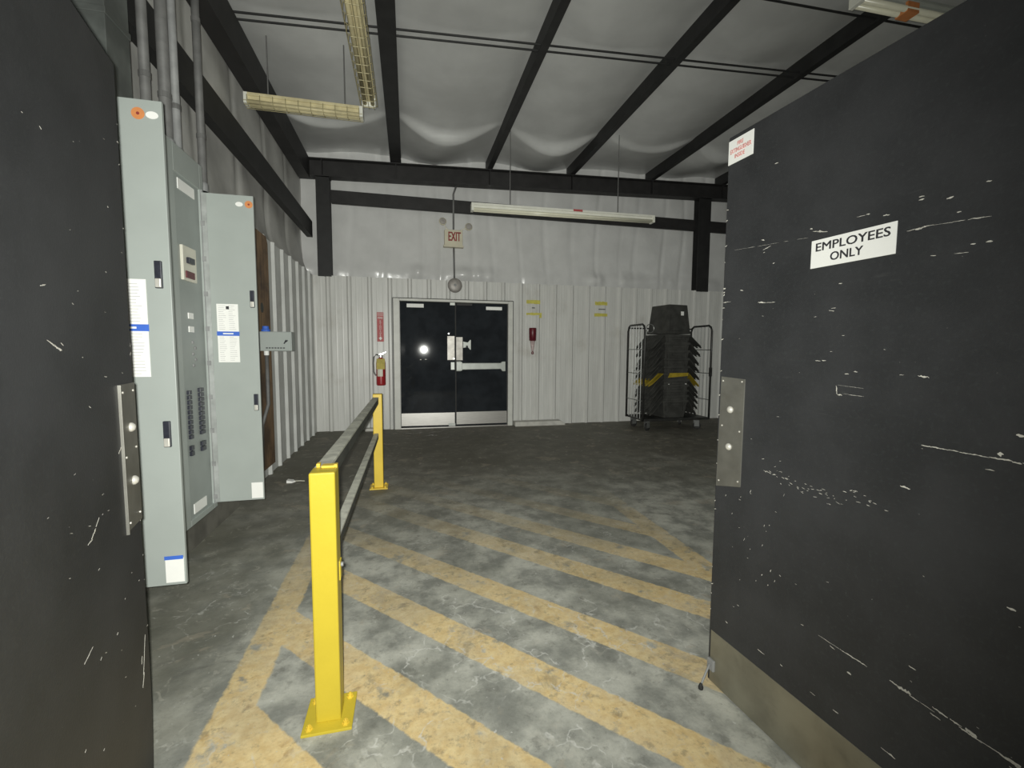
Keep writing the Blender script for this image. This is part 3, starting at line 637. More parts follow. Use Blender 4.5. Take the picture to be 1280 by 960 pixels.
# upper and lower rails between the posts: dark channel with a pale grey strip on top
L2 = PY2 - PY1
def rail(z, zf, w_, h_):
    def sec(u0, u1, v0, v1): return [(u0 - 0.012, v0), (u1 - 0.012, v0), (u1 - 0.012, v1), (u0 - 0.012, v1)]
    def run(s_, y0, y1): return MB().prism(s_, lambda u, v: (u, y0, z + v), lambda u, v: (u, y1, zf + v))
    b = run(sec(-w_ / 2, w_ / 2, -h_, -0.006), 0.043, L2 - 0.043).build('rail', M['rail'], gr, bevel=0.004)
    run(sec(-w_ / 2 - 0.004, w_ / 2 + 0.001, -0.010, 0.004), 0.036, L2 - 0.043).build('pale_top', M['railtop'], b, bevel=0.003)
    return b
rail(PH - 0.004, 0.872, 0.046, 0.062)
rail(0.562, 0.530, 0.036, 0.05)
MB().box(-0.012, 0.034, 0.02, 0.055, PH, PH + 0.008).box(-0.03, -0.018, 0.03, 0.055, PH, PH + 0.014).box(0.028, 0.04, 0.025, 0.05, PH - 0.02, PH + 0.01).build('rail_saddle', M['yellow_b'], p1, bevel=0.002)
MB().box(0.040, 0.046, 0.0, 0.036, 0.50, 0.57).build('rail_tab', M['yellow'], p1, bevel=0.002)
MB().tube([(0.044, 0.018, 0.552), (0.054, 0.018, 0.552)], 0.008, 8).build('tab_bolt', M['galv'], p1)

# ================================================================== ELECTRICAL CABINETS ON THE LEFT
CF = -1.26
def cabinet(y1, lab, first):
    """panelboard against the left wall, door hinged at its far side and opened square to the wall"""
    hy = y1 - 0.045; y0 = y1 - 0.60; zb, zt = 0.27, 2.47
    t = thing('electrical_cabinet', lab, 'electrical cabinet', (LX, y1 - 0.3, zb), group='grey electrical panel cabinets')
    def bx(*a): return MB().box(*a)
    def put(mb, n, m, p=t, **k): return mb.build(n, m, p, world=True, **k)
    put(bx(LX + 0.022, CF - 0.02, y0 + 0.01, y1 - 0.01, zb + 0.01, zt - 0.01), 'back_box', M['cab'], bevel=0.003)
    # trim with an opening, and the dead front inside it
    o0, o1, oz0, oz1 = hy - 0.32, hy, 0.305, 2.315
    tr = MB().box(CF - 0.02, CF, y0, o0, zb, zt).box(CF - 0.02, CF, o1, y1, zb, zt).box(CF - 0.02, CF, o0, o1, zb, oz0).box(CF - 0.02, CF, o0, o1, oz1, zt)
    put(tr, 'trim', M['cab'], bevel=0.002)
    df = put(bx(CF - 0.03, CF - 0.012, o0, o1, oz0, oz1), 'dead_front', M['cab_in'])
    put(bx(CF - 0.012, CF - 0.008, hy - 0.26, hy - 0.06, 2.235, 2.295), 'caution_label', M['paper'], df)
    put(bx(CF - 0.012, CF - 0.008, hy - 0.255, hy - 0.09, 0.325, 0.385), 'caution_label', M['paper'], df)
    # main breaker escutcheon with its handle
    mb_ = put(bx(CF - 0.012, CF + 0.004, hy - 0.27, hy - 0.105, 1.72, 1.92), 'main_breaker', M['cream'], df, bevel=0.003)
    put(bx(CF + 0.004, CF + 0.022, hy - 0.235, hy - 0.165, 1.82, 1.855), 'breaker_handle', M['blackpl'], df, bevel=0.003)
    put(bx(CF + 0.004, CF + 0.012, hy - 0.25, hy - 0.15, 1.735, 1.775), 'breaker_nameplate', M['maroon'], df, bevel=0.002)
    for z in (1.50, 1.42): put(bx(CF - 0.012, CF - 0.007, hy - 0.21, hy - 0.15, z, z + 0.035), 'rating_label', M['paper'], df)
    for k in range(5): put(MB().lathe([(0.011, 0), (0.009, 0.006), (0.001, 0.008)], (CF - 0.012, hy - 0.17 + 0.03 * (k % 2), 1.36 - 0.035 * k), 'X', 8), 'screw', M['galv'], df)
    for col in (0, 1):
        ya = hy - 0.275 if col == 0 else hy - 0.135
        wd = 0.032 if col == 0 else 0.05
        for k in range(10):
            z = 1.075 - 0.0295 * k - (0.0 if col == 0 else -0.004)
            put(bx(CF - 0.012, CF + 0.004, ya, ya + wd, z - 0.024, z), 'circuit_breaker', M['blackpl'], df, bevel=0.002)
        for k in range(2):
            z = 0.745 - 0.033 * k
            put(bx(CF - 0.012, CF + 0.004, ya, ya + wd, z - 0.028, z), 'circuit_breaker', M['blackpl'], df, bevel=0.002)
    # hinge strip and opened door
    hs = MB().tube([(CF + 0.006, hy, oz0), (CF + 0.006, hy, oz1)], 0.007, 10)
    for k in range(9): hs.box(CF - 0.002, CF + 0.020, hy - 0.010, hy + 0.008, oz0 + 0.03 + k * 0.22, oz0 + 0.06 + k * 0.22)
    put(hs, 'hinge_strip', M['galv'])
    put(bx(CF + 0.004, CF + 0.034, hy - 0.0065, hy - 0.002, 0.312, 2.298), 'hinge_leaf', M['galvl'])
    dx0, dx1, dz0, dz1 = CF + 0.012, CF + (0.316 if first else 0.300), 0.31, 2.30
    d = put(bx(dx0, dx1, hy - 0.004, hy + 0.012, dz0, dz1), 'door', M['cab'], bevel=0.002)
    yv = hy - 0.004
    for z in ((1.64, 0.985) if first else (1.665, 0.99)):
        le = 0.052 if first else 0.038
        put(bx(dx1 - le, dx1 - le + 0.026, yv - 0.012, yv + 0.001, z - 0.075, z + 0.035), 'latch', M['blackpl'], d, bevel=0.003)
        put(bx(dx1 - le + 0.003, dx1 - le + 0.024, yv - 0.018, yv - 0.010, z - 0.072, z - 0.036), 'latch_tongue', M['boltm'], d, bevel=0.003)
    xs = dx0 + (0.222 if first else 0.262)
    put(MB().lathe([(0.023, 0), (0.023, 0.0012)], (xs, yv - 0.0014, 2.245), 'Y', 24), 'round_sticker', M['orange'], d)
    put(MB().lathe([(0.006, 0), (0.006, 0.0006)], (xs, yv - 0.0019, 2.245), 'Y', 12), 'sticker_mark', M['exit_red'], d)
    e = MB().lathe([(0.019, 0), (0.019, 0.0012)], (0, 0, 0), 'Y', 20)
    xo = xs + (0.048 if first else -0.055)
    for v in e.bm.verts: v.co = Vector((xo + v.co.x * 1.15, yv - 0.0013 + v.co.y, 2.243 + v.co.z * 0.75))
    put(e, 'oval_sticker', M['paper'], d)
    put(bx(dx1 - 0.075, dx1 - 0.006, yv - 0.0012, yv + 0.0005, dz0 + 0.012, dz0 + 0.118), 'white_label', M['paper'], d)
    if first: put(bx(dx1 - 0.078, dx1 - 0.008, yv - 0.0014, yv + 0.0005, dz0 + 0.112, dz0 + 0.128), 'label_header', M['blue'], d)
    # breaker directory card with a blue band
    cx0, cx1, cz0, cz1 = (dx0 + 0.075, dx0 + 0.216, 1.205, 1.60) if first else (dx0 + 0.052, dx0 + 0.176, 1.235, 1.61)
    cz = 1.405 if first else 1.42
    card = put(bx(cx0, cx1, yv - 0.0016, yv + 0.0005, cz0, cz1), 'directory_card', M['paper'], d)
    put(bx(cx0 - 0.003, cx1 + 0.003, yv - 0.0024, yv - 0.0010, cz - 0.014, cz + 0.014), 'blue_band', M['blue'], d)
    rr_ = random.Random(4)
    for c_, half in ((0.08, 0), (0.55, 0), (0.08, 1), (0.55, 1)):
        ln = MB()
        for k in range(int((cz1 - cz0) / 0.0125) - 1):
            z = cz0 + 0.012 + k * 0.0125
            if abs(z - cz) < 0.02 or (z > cz) != bool(half): continue
            ln.box(cx0 + (cx1 - cx0) * c_, cx0 + (cx1 - cx0) * (c_ + rr_.uniform(0.18, 0.36)), yv - 0.0021, yv - 0.0015, z, z + 0.002)
        put(ln, 'printed_lines', M['print'], d)
    put(bx((cx0 + cx1) / 2 - 0.03, (cx0 + cx1) / 2 + 0.03, yv - 0.0029, yv - 0.0022, cz - 0.004, cz + 0.004), 'band_print', M['paper'], d)
    if not first: put(bx((cx0 + cx1) / 2 - 0.008, (cx0 + cx1) / 2 + 0.010, yv - 0.0026, yv - 0.0014, cz1 - 0.034, cz1 - 0.014), 'black_clip', M['ink'], d, bevel=0.002)
    return t
cabinet(2.145, 'tall grey electrical cabinet nearest the camera, open door beside the black left door', True)
cabinet(3.255, 'tall grey electrical cabinet farther along the left wall, breakers showing beside its open door', False)

# conduits rising from the cabinets
def conduit(y, x, r_, z0, z1, lab, m='galv', straps=(2.75, 3.5)):
    t = thing('conduit', lab, 'conduit', (x, y, z0), group='conduits above the electrical cabinets')
    MB().tube([(0, 0, 0), (0, 0, z1 - z0)], r_, 14).build('pipe', M[m], t, smooth=True)
    MB().lathe([(r_ * 1.25, 0), (r_ * 1.25, 0.05), (r_ * 1.05, 0.06)], (0, 0, 0.0), 'Z', 14).build('connector', M['galv'], t)
    for z in straps:
        if z0 < z < z1: MB().lathe([(r_ * 1.12, 0), (r_ * 1.12, 0.03)], (0, 0, z - z0), 'Z', 14).build('strap', M['galv_dark'], t)
conduit(1.80, -1.335, 0.040, 2.47, 4.32, 'wide grey conduit above the nearest cabinet, half behind the black left door', 'galv_dark')
single(MB().box(-1.41, -1.29, 2.42, 2.60, 2.0, 4.05).box(-1.415, -1.285, 2.415, 2.605, 2.80, 2.83).box(-1.415, -1.285, 2.415, 2.605, 3.3, 3.33), 'wiring_duct', M['ductg'], 'square grey green duct rising beside the black left door, above the nearest cabinet', 'duct', (-1.35, 2.51, 2.0), bevel=0.003)
conduit(2.82, -1.34, 0.024, 2.47, 4.32, 'slim conduit at the near side of the farther cabinet top', 'galv_dark')
conduit(3.02, -1.34, 0.030, 2.47, 4.32, 'conduit rising from the middle of the farther cabinet top', 'galv_dark')
conduit(3.14, -1.34, 0.022, 2.47, 4.32, 'slim conduit at the far side of the farther cabinet top', 'galv')
conduit(3.52, -1.36, 0.024, 2.40, 4.32, 'lone conduit just beyond the farther cabinet', 'galv_dark')
single(MB().box(LX + 0.02, -1.30, 2.2, 2.405, 2.40, 2.62), 'wiring_trough', M['galv'], 'grey wiring trough between the two cabinet tops', 'wiring trough', (LX, 2.4, 2.47), bevel=0.003)

# plywood backboard and small enclosure
m_ = MB(); m_.prism([(4.05, 0.12), (5.075, 0.12), (5.075, 2.40), (5.03, 2.465), (4.05, 2.465)], lambda y, z: (LX + 0.001, y, z), lambda y, z: (LX + 0.02, y, z))
ply = single(m_, 'plywood_board', M['ply'], 'brown plywood backboard fixed to the left wall behind the cabinet door', 'board', (LX, 4.5, 0.12))
MB().lathe([(0.05, 0), (0.05, 0.001)], (LX + 0.0205, 4.82, 1.73), 'X', 16).build('knot', M['rail'], ply, world=True)
en = thing('junction_box', 'small pale grey box with black print, sticking out from the plywood board', 'junction box', (LX + 0.0205, 4.55, 1.30))
MB().box(LX + 0.0205, -1.065, 4.50, 4.62, 1.305, 1.485).build('case', M['cab'], en, bevel=0.004, world=True)
MB().box(-1.36, -1.072, 4.494, 4.502, 1.311, 1.479).build('cover', M['cab'], en, bevel=0.002, world=True)
mk = MB()
for k in range(7): mk.box(-1.285 + k * 0.024, -1.268 + k * 0.024, 4.4935, 4.4945, 1.328, 1.338)
mk.prism([(-1.135, 1.375), (-1.125, 1.37), (-1.105, 1.405), (-1.115, 1.412)], lambda u, v: (u, 4.4935, v), lambda u, v: (u, 4.4945, v))
mk.prism([(-1.122, 1.39), (-1.112, 1.385), (-1.095, 1.40), (-1.10, 1.41)], lambda u, v: (u, 4.4935, v), lambda u, v: (u, 4.4945, v))
mk.build('black_print', M['ink'], en, world=True)
MB().lathe([(0.038, 0), (0.038, 0.02), (0.028, 0.025), (0.028, 0.05)], (-1.30, 4.56, 1.486), 'Z', 14).build('blue_fitting', M['blue'], en, world=True)
MB().lathe([(0.022, 0), (0.022, 0.04)], (-1.30, 4.56, 1.265), 'Z', 14).build('connector', M['paper'], en, world=True)
MB().tube([(-1.30, 4.56, 1.27), (-1.30, 4.56, 0.8), (-1.36, 4.56, 0.6), (-1.37, 4.56, 0.2)], 0.016, 10).build('cable', M['galv_dark'], en, smooth=True, world=True)

# ================================================================== STRIP LIGHTS
def strip_light(name, lab, p0, p1, m_body, guard=False, wires=None, mark=None, w_=0.11, low=False):
    p0, p1 = Vector(p0), Vector(p1); d = p1 - p0; L = d.length; yaw = math.atan2(d.y, d.x)
    t = thing(name, lab, 'strip light', p0, yaw, group='ceiling strip lights')
    tilt = d.z / L
    def run(sec, a, b): return MB().prism(sec, lambda u, v: (a, u, v + a * tilt), lambda u, v: (b, u, v + b * tilt))
    h = w_ * 0.55
    run([(-w_ / 2, h), (w_ / 2, h), (w_ * 0.5, h * 0.55), (w_ * 0.30, h * 0.45), (w_ * 0.30, 0.0), (-w_ * 0.30, 0.0), (-w_ * 0.30, h * 0.45), (-w_ * 0.5, h * 0.55)], 0, L).build('housing', m_body, t, bevel=0.003)
    tb = M['tube'] if not guard else M['yellens']
    for s_ in (-1, 1):
        MB().tube([(0.03, s_ * w_ * 0.30, -0.022 + 0.03 * tilt), (L - 0.03, s_ * w_ * 0.30, -0.022 + (L - .03) * tilt)], 0.019, 10).build('tube', tb, t, smooth=True)
    for a, b in ((-0.004, 0.03), (L - 0.03, L + 0.004)):
        run([(-w_ * 0.52, h), (w_ * 0.52, h), (w_ * 0.52, -0.045), (-w_ * 0.52, -0.045)], a, b).build('end_cap', M['lampw'], t, bevel=0.003)
    if guard:
        g = MB()
        n = int(L / 0.11)
        for k in range(n + 1):
            x = 0.03 + (L - 0.06) * k / n
            g.tube([(x, -w_ * 0.62, h * 0.5), (x, -w_ * 0.66, -0.03), (x, -w_ * 0.4, -0.055), (x, w_ * 0.4, -0.055), (x, w_ * 0.66, -0.03), (x, w_ * 0.62, h * 0.5)], 0.0035, 6)
        for u, v in ((-w_ * 0.66, -0.03), (w_ * 0.66, -0.03), (0, -0.057), (-w_ * 0.4, -0.055), (w_ * 0.4, -0.055)): g.tube([(0.0, u, v), (L, u, v)], 0.003, 6)
        g.build('wire_guard', M['guard'], t)
    for x, top in (wires or ()):
        MB().tube([(x, 0, h + x * tilt), (x, 0, top - p0.z)], 0.006, 8).build('hanger', M['galv_dark'], t)
    if low:
        MB().box(mark, mark + 0.10, -w_ * 0.5, w_ * 0.5, -0.043, h * 0.5).build('orange_sticker', M['orange'], t)
    elif mark is not None:
        MB().box(mark, mark + 0.14, -w_ * 0.53, w_ * 0.53, h * 0.58 + mark * tilt, h + 0.004 + mark * tilt).build('red_sticker', M['red_sign'] if name != 'x' else M['orange'], t)
    return t
strip_light('strip_light', 'white unlit strip light hung in front of the far wall, above the EXIT sign', (0.87, 6.2, 3.285), (3.66, 6.2, 3.315), M['lampw'], wires=((0.55, pb(1.3) + .1), (2.2, pb(2.75) + .1)), mark=1.48, w_=0.11)
strip_light('strip_light', 'yellowed strip light with wire guard near the left wall, lying across the room', (-1.49, 4.87, 3.70), (-0.42, 4.87, 3.70), M['yellens'], guard=True, wires=((0.2, pb(-1.3) + .05), (0.9, pb(-0.6) + .05)), w_=0.10)
strip_light('strip_light', 'yellowed strip light with wire guard running away beside the first purlin', (-0.345, 2.45, 3.73), (-0.345, 4.70, 3.73), M['yellens'], guard=True, wires=((0.5, pb(-0.3) + .05), (2.0, pb(-0.3) + .05)), w_=0.12)
strip_light('strip_light', 'grey green unlit strip light at the top right, cut off by the black door', (2.99, 2.56, 3.72), (5.43, 2.52, 3.74), M['lampgrey'], wires=((0.4, pb(3.4) + .1), (2.0, pb(5) + .1)), mark=0.40, w_=0.085, low=True)

# ================================================================== FAR WALL FITTINGS
ex = thing('exit_sign', 'cream EXIT sign with two lamp heads on the far wall above the double door', 'exit sign', (0.756, FY + 0.05, 3.03))
MB().box(0.60, 0.90, FY - 0.07, FY + 0.03, 3.03, 3.30).build('housing', M['beige'], ex, bevel=0.008, world=True)
XM = Matrix(((1, 0, 0, 0), (0, 0, -1, 0), (0, 1, 0, 0), (0, 0, 0, 1)))
tx = text('EXIT', 0.15, M['exit_red'], None, Matrix.Translation((0.762, FY - 0.071, 3.19)) @ XM, width=0.20, height=0.14, dup=0.008, depth=0.0015)
for v in tx.data.vertices: v.co = root_matrix(ex).inverted() @ v.co
tx.parent = ex
MB().box(0.585, 0.915, FY - 0.075, FY + 0.03, 3.022, 3.05).build('bottom_lip', M['beige'], ex, bevel=0.004, world=True)
for sx, cx, cz in ((-1, 0.575, 3.435), (1, 1.005, 3.375)):
    hd = MB().lathe([(0.03, 0.05), (0.055, 0.035), (0.062, 0.0), (0.058, -0.012)], (cx, FY - 0.03, cz), 'Y', 18).build('lamp_head', M['beige'], ex, smooth=True, world=True)
    MB().lathe([(0.05, -0.014), (0.045, -0.018), (0.001, -0.02)], (cx, FY - 0.03, cz), 'Y', 18).build('lens', M['belly'], hd, world=True)
    MB().tube([(cx, FY + 0.0, cz), ((cx + 0.757 + sx * 0.07) / 2, FY - 0.02, 3.33), (0.757 + sx * 0.07, FY - 0.02, 3.29)], 0.011, 8).build('arm', M['cream'], ex, world=True)
single(MB().tube([(0.80, FY + 0.02, 4.02), (0.757, FY + 0.02, 3.90), (0.757, FY + 0.02, 3.33)], 0.016, 10), 'wall_conduit', M['galv_dark'], 'grey conduit coming down to the top of the EXIT sign', 'conduit', (0.757, FY + 0.02, 3.33), group='conduit at the EXIT sign', smooth=True)
single(MB().tube([(0.757, FY - 0.01, 3.02), (0.765, FY - 0.01, 2.50)], 0.015, 10), 'wall_conduit', M['galv_dark'], 'grey conduit between the EXIT sign and the round bell', 'conduit', (0.765, FY + 0.02, 2.50), group='conduit at the EXIT sign', smooth=True)
be = thing('alarm_bell', 'round grey alarm bell above the far double door', 'bell', (0.770, FY, 2.40))
MB().lathe([(0.119, 0.0), (0.121, -0.015), (0.112, -0.035), (0.085, -0.05), (0.05, -0.056), (0.001, -0.058)], (0, -0.03, 0), 'Y', 32).build('gong', M['belly'], be, smooth=True)
MB().lathe([(0.022, -0.055), (0.022, -0.066), (0.01, -0.07)], (0, -0.03, 0), 'Y', 14).build('centre_nut', M['galv'], be)
MB().lathe([(0.07, 0.03), (0.075, 0.0), (0.06, -0.01)], (0, -0.03, 0), 'Y', 20).build('back_box', M['galv_dark'], be)

sg = thing('extinguisher_sign', 'tall narrow red fire extinguisher sign on the far wall left of the door', 'sign', (-0.44, FY, 1.455))
MB().box(-0.492, -0.388, FY - 0.006, FY, 1.455, 1.93).build('plate', M['red_sign'], sg, bevel=0.001, world=True)
tm = MB()
rot = Matrix.Translation((-0.440, FY - 0.0065, 1.69)) @ XM
tx = text('\n'.join('EXTINGUISHER'), 0.03, M['paper'], sg, Matrix.Translation((0, -0.0065, 0.215)) @ XM, width=0.030, height=0.26, name='white_lettering')
text('FIRE', 0.03, M['paper'], sg, Matrix.Translation((0, -0.0065, 0.385)) @ XM, width=0.075, height=0.035, name='white_lettering')
MB().box(-0.046, 0.046, -0.0072, -0.006, 0.425, 0.432).box(-0.046, 0.046, -0.0072, -0.006, 0.452, 0.458).build('white_rule', M['paper'], sg)
MB().prism([(-0.03, 0.06), (-0.012, 0.06), (-0.012, 0.078), (0.012, 0.078), (0.012, 0.06), (0.03, 0.06), (0, 0.022)], lambda u, v: (u, -0.0072, v), lambda u, v: (u, -0.006, v)).build('arrow', M['paper'], sg)

fe = thing('fire_extinguisher', 'red fire extinguisher with a yellow tag hung left of the far door', 'fire extinguisher', (-0.438, FY - 0.085, 0.745))
MB().lathe([(0.06, 0.0), (0.072, 0.008), (0.074, 0.03), (0.074, 0.36), (0.068, 0.40), (0.045, 0.435), (0.028, 0.45), (0.026, 0.475)], (0, 0, 0), 'Z', 24).build('cylinder', M['red'], fe, smooth=True)
MB().lathe([(0.03, 0.455), (0.03, 0.485), (0.02, 0.495)], (0, 0, 0), 'Z', 14).build('valve', M['chrome'], fe)
MB().prism([(-0.03, 0.49), (0.03, 0.497), (0.085, 0.535), (0.085, 0.55), (0.02, 0.525), (-0.03, 0.515)], lambda u, v: (u, -0.012, v), lambda u, v: (u, 0.012, v)).build('handle', M['chrome'], fe, bevel=0.003)
MB().tube([(-0.025, 0, 0.49), (-0.07, 0, 0.50), (-0.105, 0, 0.46), (-0.115, -0.01, 0.36), (-0.11, -0.01, 0.22), (-0.085, -0.01, 0.17), (-0.075, -0.01, 0.165)], 0.012, 10).build('hose', M['galv_dark'], fe, smooth=True)
MB().box(-0.062, 0.068, -0.082, -0.078, 0.265, 0.435).build('yellow_tag', M['tagy'], fe, bevel=0.001)
lab_ = MB()
for k in range(7):
    a0 = -PI / 2 - 0.75 + 1.2 * k / 7; a1 = -PI / 2 - 0.75 + 1.2 * (k + 1) / 7
    lab_.prism([(a0, 0.15), (a1, 0.15), (a1, 0.265), (a0, 0.265)], lambda a, z: (0.0745 * math.cos(a), 0.0745 * math.sin(a), z), lambda a, z: (0.0758 * math.cos(a), 0.0758 * math.sin(a), z))
lab_.build('paper_label', M['cream'], fe)
MB().box(-0.03, 0.03, 0.0, 0.085, 0.30, 0.34).build('bracket', M['steel'], fe)

def tape(x0, x1, z0, z1, lab, tail=False):
    m_ = MB(); r_ = random.Random(int(x0 * 100 + z0 * 10)); n = 8
    top = [(x0 + (x1 - x0) * k / n, z1 + r_.uniform(-.006, .006)) for k in range(n + 1)]; bot = [(x0 + (x1 - x0) * k / n, z0 + r_.uniform(-.006, .006)) for k in range(n + 1)]
    pts = bot + top[::-1]
    if tail: pts = bot[:-1] + [(x1 - 0.05, z0 - 0.05), (x1, z0 - 0.045)] + top[::-1]
    m_.prism(pts, lambda u, v: (u, FY - 0.003, v), lambda u, v: (u, FY - 0.0005, v))
    single(m_, 'tape_strip', M['tapey'], lab, 'tape', ((x0 + x1) / 2, FY, (z0 + z1) / 2), group='yellow tape strips on the far wall')
tape(2.02, 2.27, 2.14, 2.205, 'yellow tape strip right of the far door, upper of the pair over the red torch')
tape(2.02, 2.30, 1.945, 1.985, 'yellow tape strip right of the far door, lower of the pair over the red torch', True)
tape(3.31, 3.55, 2.155, 2.215, 'yellow tape strip nearer the cart, upper of its pair')
tape(3.30, 3.555, 1.95, 2.005, 'yellow tape strip nearer the cart, lower of its pair')
single(MB().box(2.12, 2.175, FY - 0.006, FY, 2.06, 2.08), 'wall_mark', M['galv_dark'], 'small dark clip between the tape strips over the red torch', 'clip', (2.15, FY, 2.07), group='small clips on the far wall')
single(MB().box(3.38, 3.51, FY - 0.006, FY, 2.07, 2.088), 'wall_mark', M['galv_dark'], 'thin grey clip between the tape strips nearer the cart', 'clip', (3.45, FY, 2.08), group='small clips on the far wall')
tor = thing('torch', 'dark red torch with a pale tapered end, hung right of the far door', 'torch', (2.118, FY - 0.07, 1.255))
MB().lathe([(0.045, 0.235), (0.062, 0.245), (0.066, 0.45), (0.060, 0.462), (0.03, 0.464)], (0, 0, 0), 'Z', 18).build('head', M['maroon'], tor, smooth=True)
MB().lathe([(0.012, 0.05), (0.02, 0.06), (0.030, 0.12), (0.045, 0.237)], (0, 0, 0), 'Z', 16).build('cone', M['pinkcl'], tor, smooth=True)
MB().lathe([(0.014, 0.0), (0.022, 0.012), (0.022, 0.04), (0.012, 0.052)], (0, 0, 0), 'Z', 12).build('tip', M['maroon'], tor)
MB().box(-0.02, 0.02, 0.03, 0.07, 0.30, 0.38).build('wall_clip', M['steel'], tor)
single(MB().prism([(0, 0), (0.92, 0), (0.92, 0.03), (0.84, 0.085), (0, 0.085)], lambda u, v: (1.79 + u, FY - 0.17, v * 0.95), lambda u, v: (1.79 + u, FY - 0.01, v)), 'kerb_block', M['curb'], 'low scuffed white kerb at the wall foot right of the far door', 'kerb', (2.2, FY - 0.1, 0), group='white kerbs at the far wall foot', bevel=0.008)
single(MB().prism([(0, 0), (0.26, 0), (0.26, 0.045), (0, 0.045)], lambda u, v: (-0.70 + u, FY - 0.12, v), lambda u, v: (-0.70 + u, FY - 0.01, v)), 'kerb_block', M['curb'], 'short white kerb behind the far yellow post', 'kerb', (-0.56, FY - 0.06, 0), group='white kerbs at the far wall foot', bevel=0.006)

# debris on the floor by the plywood
db = thing('cable_tag', 'small pale tag with a thin stem on the floor near the plywood board', 'tag', (-1.14, 4.68, 0))
MB().prism([(-0.05, -0.03), (0.0, -0.035), (0.025, 0.0), (0.0, 0.035), (-0.05, 0.03)], lambda u, v: (u, v, 0.0), lambda u, v: (u, v, 0.012 + 0.2 * (0.025 - u))).build('tag', M['paper'], db)
MB().tube([(0.02, 0, 0.01), (0.07, 0.004, 0.008), (0.11, 0.0, 0.005)], 0.004, 6).build('stem', M['cream'], db)

# ================================================================== CART AND TOTES
CX0, CX1, CY0, CY1 = 3.74, 4.99, 6.46, 7.06
ct = thing('roll_cart', 'dark tube roll cart with two side hoops on casters, in the far right corner', 'cart', ((CX0 + CX1) / 2, (CY0 + CY1) / 2, 0))
def cput(mb, n, m, p=ct, **k): return mb.build(n, m, p, world=True, **k)
cput(MB().box(CX0 + 0.02, CX1 - 0.02, CY0, CY1, 0.165, 0.205), 'deck', M['cart'], bevel=0.006)
def side(x, n_):
    s_ = cput(MB().tube([(x, CY0 + 0.02, 0.17), (x, CY0 + 0.02, 1.66), (x, CY0 + 0.05, 1.73), (x, CY0 + 0.10, 1.76), (x, CY1 - 0.10, 1.76), (x, CY1 - 0.05, 1.73), (x, CY1 - 0.02, 1.66), (x, CY1 - 0.02, 0.17)], 0.017, 10), 'side_hoop', M['cart'], smooth=True)
    g = MB()
    for k in range(1, 6):
        y = CY0 + 0.02 + (CY1 - CY0 - 0.04) * k / 6; g.tube([(x, y, 0.2), (x, y, 1.755)], 0.006, 6)
    for z in (0.5, 0.95, 1.35): g.tube([(x, CY0 + 0.02, z), (x, CY1 - 0.02, z)], 0.007, 6)
    cput(g, 'side_rods', M['zinc'], s_)
    cput(MB().box(x - 0.02, x + 0.02, CY0 + 0.005, CY0 + 0.035, 0.9, 1.05), 'hinge_block', M['cart'], s_)
    return s_
side(CX0, 1); side(CX1, 2)
cput(MB().tube([(CX0, CY1 - 0.03, 1.72), (CX1, CY1 - 0.03, 1.72)], 0.012, 8), 'back_bar', M['cart'])
cput(MB().tube([(CX0 + 0.09 + 0.07 * math.cos(2 * PI * k / 20), CY0 + 0.02, 1.69 + 0.07 * math.sin(2 * PI * k / 20)) for k in range(21)], 0.006, 6), 'hanging_ring', M['zinc'])
for (x, y, a) in ((CX0 + 0.10, CY0 + 0.06, 0.5), (CX1 - 0.22, CY0 + 0.06, -0.4), (CX0 + 0.10, CY1 - 0.08, 0.2), (CX1 - 0.22, CY1 - 0.08, 0.9)):
    ca = cput(MB().box(-0.035, 0.035, -0.035, 0.035, 0.150, 0.166, Matrix.Translation((x, y, 0))), 'caster', M['zinc'])
    R_ = Matrix.Translation((x, y, 0)) @ Matrix.Rotation(a, 4, 'Z')
    f_ = MB().box(-0.03, 0.05, -0.03, -0.025, 0.05, 0.152, R_).box(-0.03, 0.05, 0.025, 0.03, 0.05, 0.152, R_); cput(f_, 'fork', M['zinc'], ca)
    wm = MB().lathe([(0.052, -0.02), (0.062, -0.014), (0.062, 0.014), (0.052, 0.02)], (0, 0, 0), 'Y', 20)
    for v in wm.bm.verts: v.co = R_ @ (v.co + Vector((0.02, 0, 0.062)))
    cput(wm, 'wheel', M['rubber'], ca)
# attached-lid totes nested on one another, their two lid halves hanging open on either side
def tote_body(w0, w1, d0, d1, h):
    m_ = MB(); bm = m_.bm
    def ring(w_, d_, z): return [bm.verts.new((x, y, z)) for x, y in ((-w_ / 2, -d_ / 2), (w_ / 2, -d_ / 2), (w_ / 2, d_ / 2), (-w_ / 2, d_ / 2))]
    e = 0.006
    rs = [ring(w0, d0, 0), ring(w1, d1, h - 0.04), ring(w1 + 0.03, d1 + 0.03, h - 0.04), ring(w1 + 0.03, d1 + 0.03, h), ring(w1 - 2 * e, d1 - 2 * e, h), ring(w0 - 2 * e, d0 - 2 * e, 0.01)]
    bm.faces.new(rs[0][::-1]); bm.faces.new(rs[-1])
    for A, B in zip(rs, rs[1:]):
        for k in range(4): bm.faces.new((A[k], A[(k + 1) % 4], B[(k + 1) % 4], B[k]))
    # ribs on the short face and a hand grip
    for x in (-0.16, 0.16): m_.box(x - 0.01, x + 0.01, -d1 / 2 - 0.010, -d0 / 2 + 0.02, h * 0.35, h - 0.045)
    m_.box(-0.09, 0.09, -d1 / 2 - 0.018, -d1 / 2 + 0.005, h - 0.085, h - 0.055)
    return m_
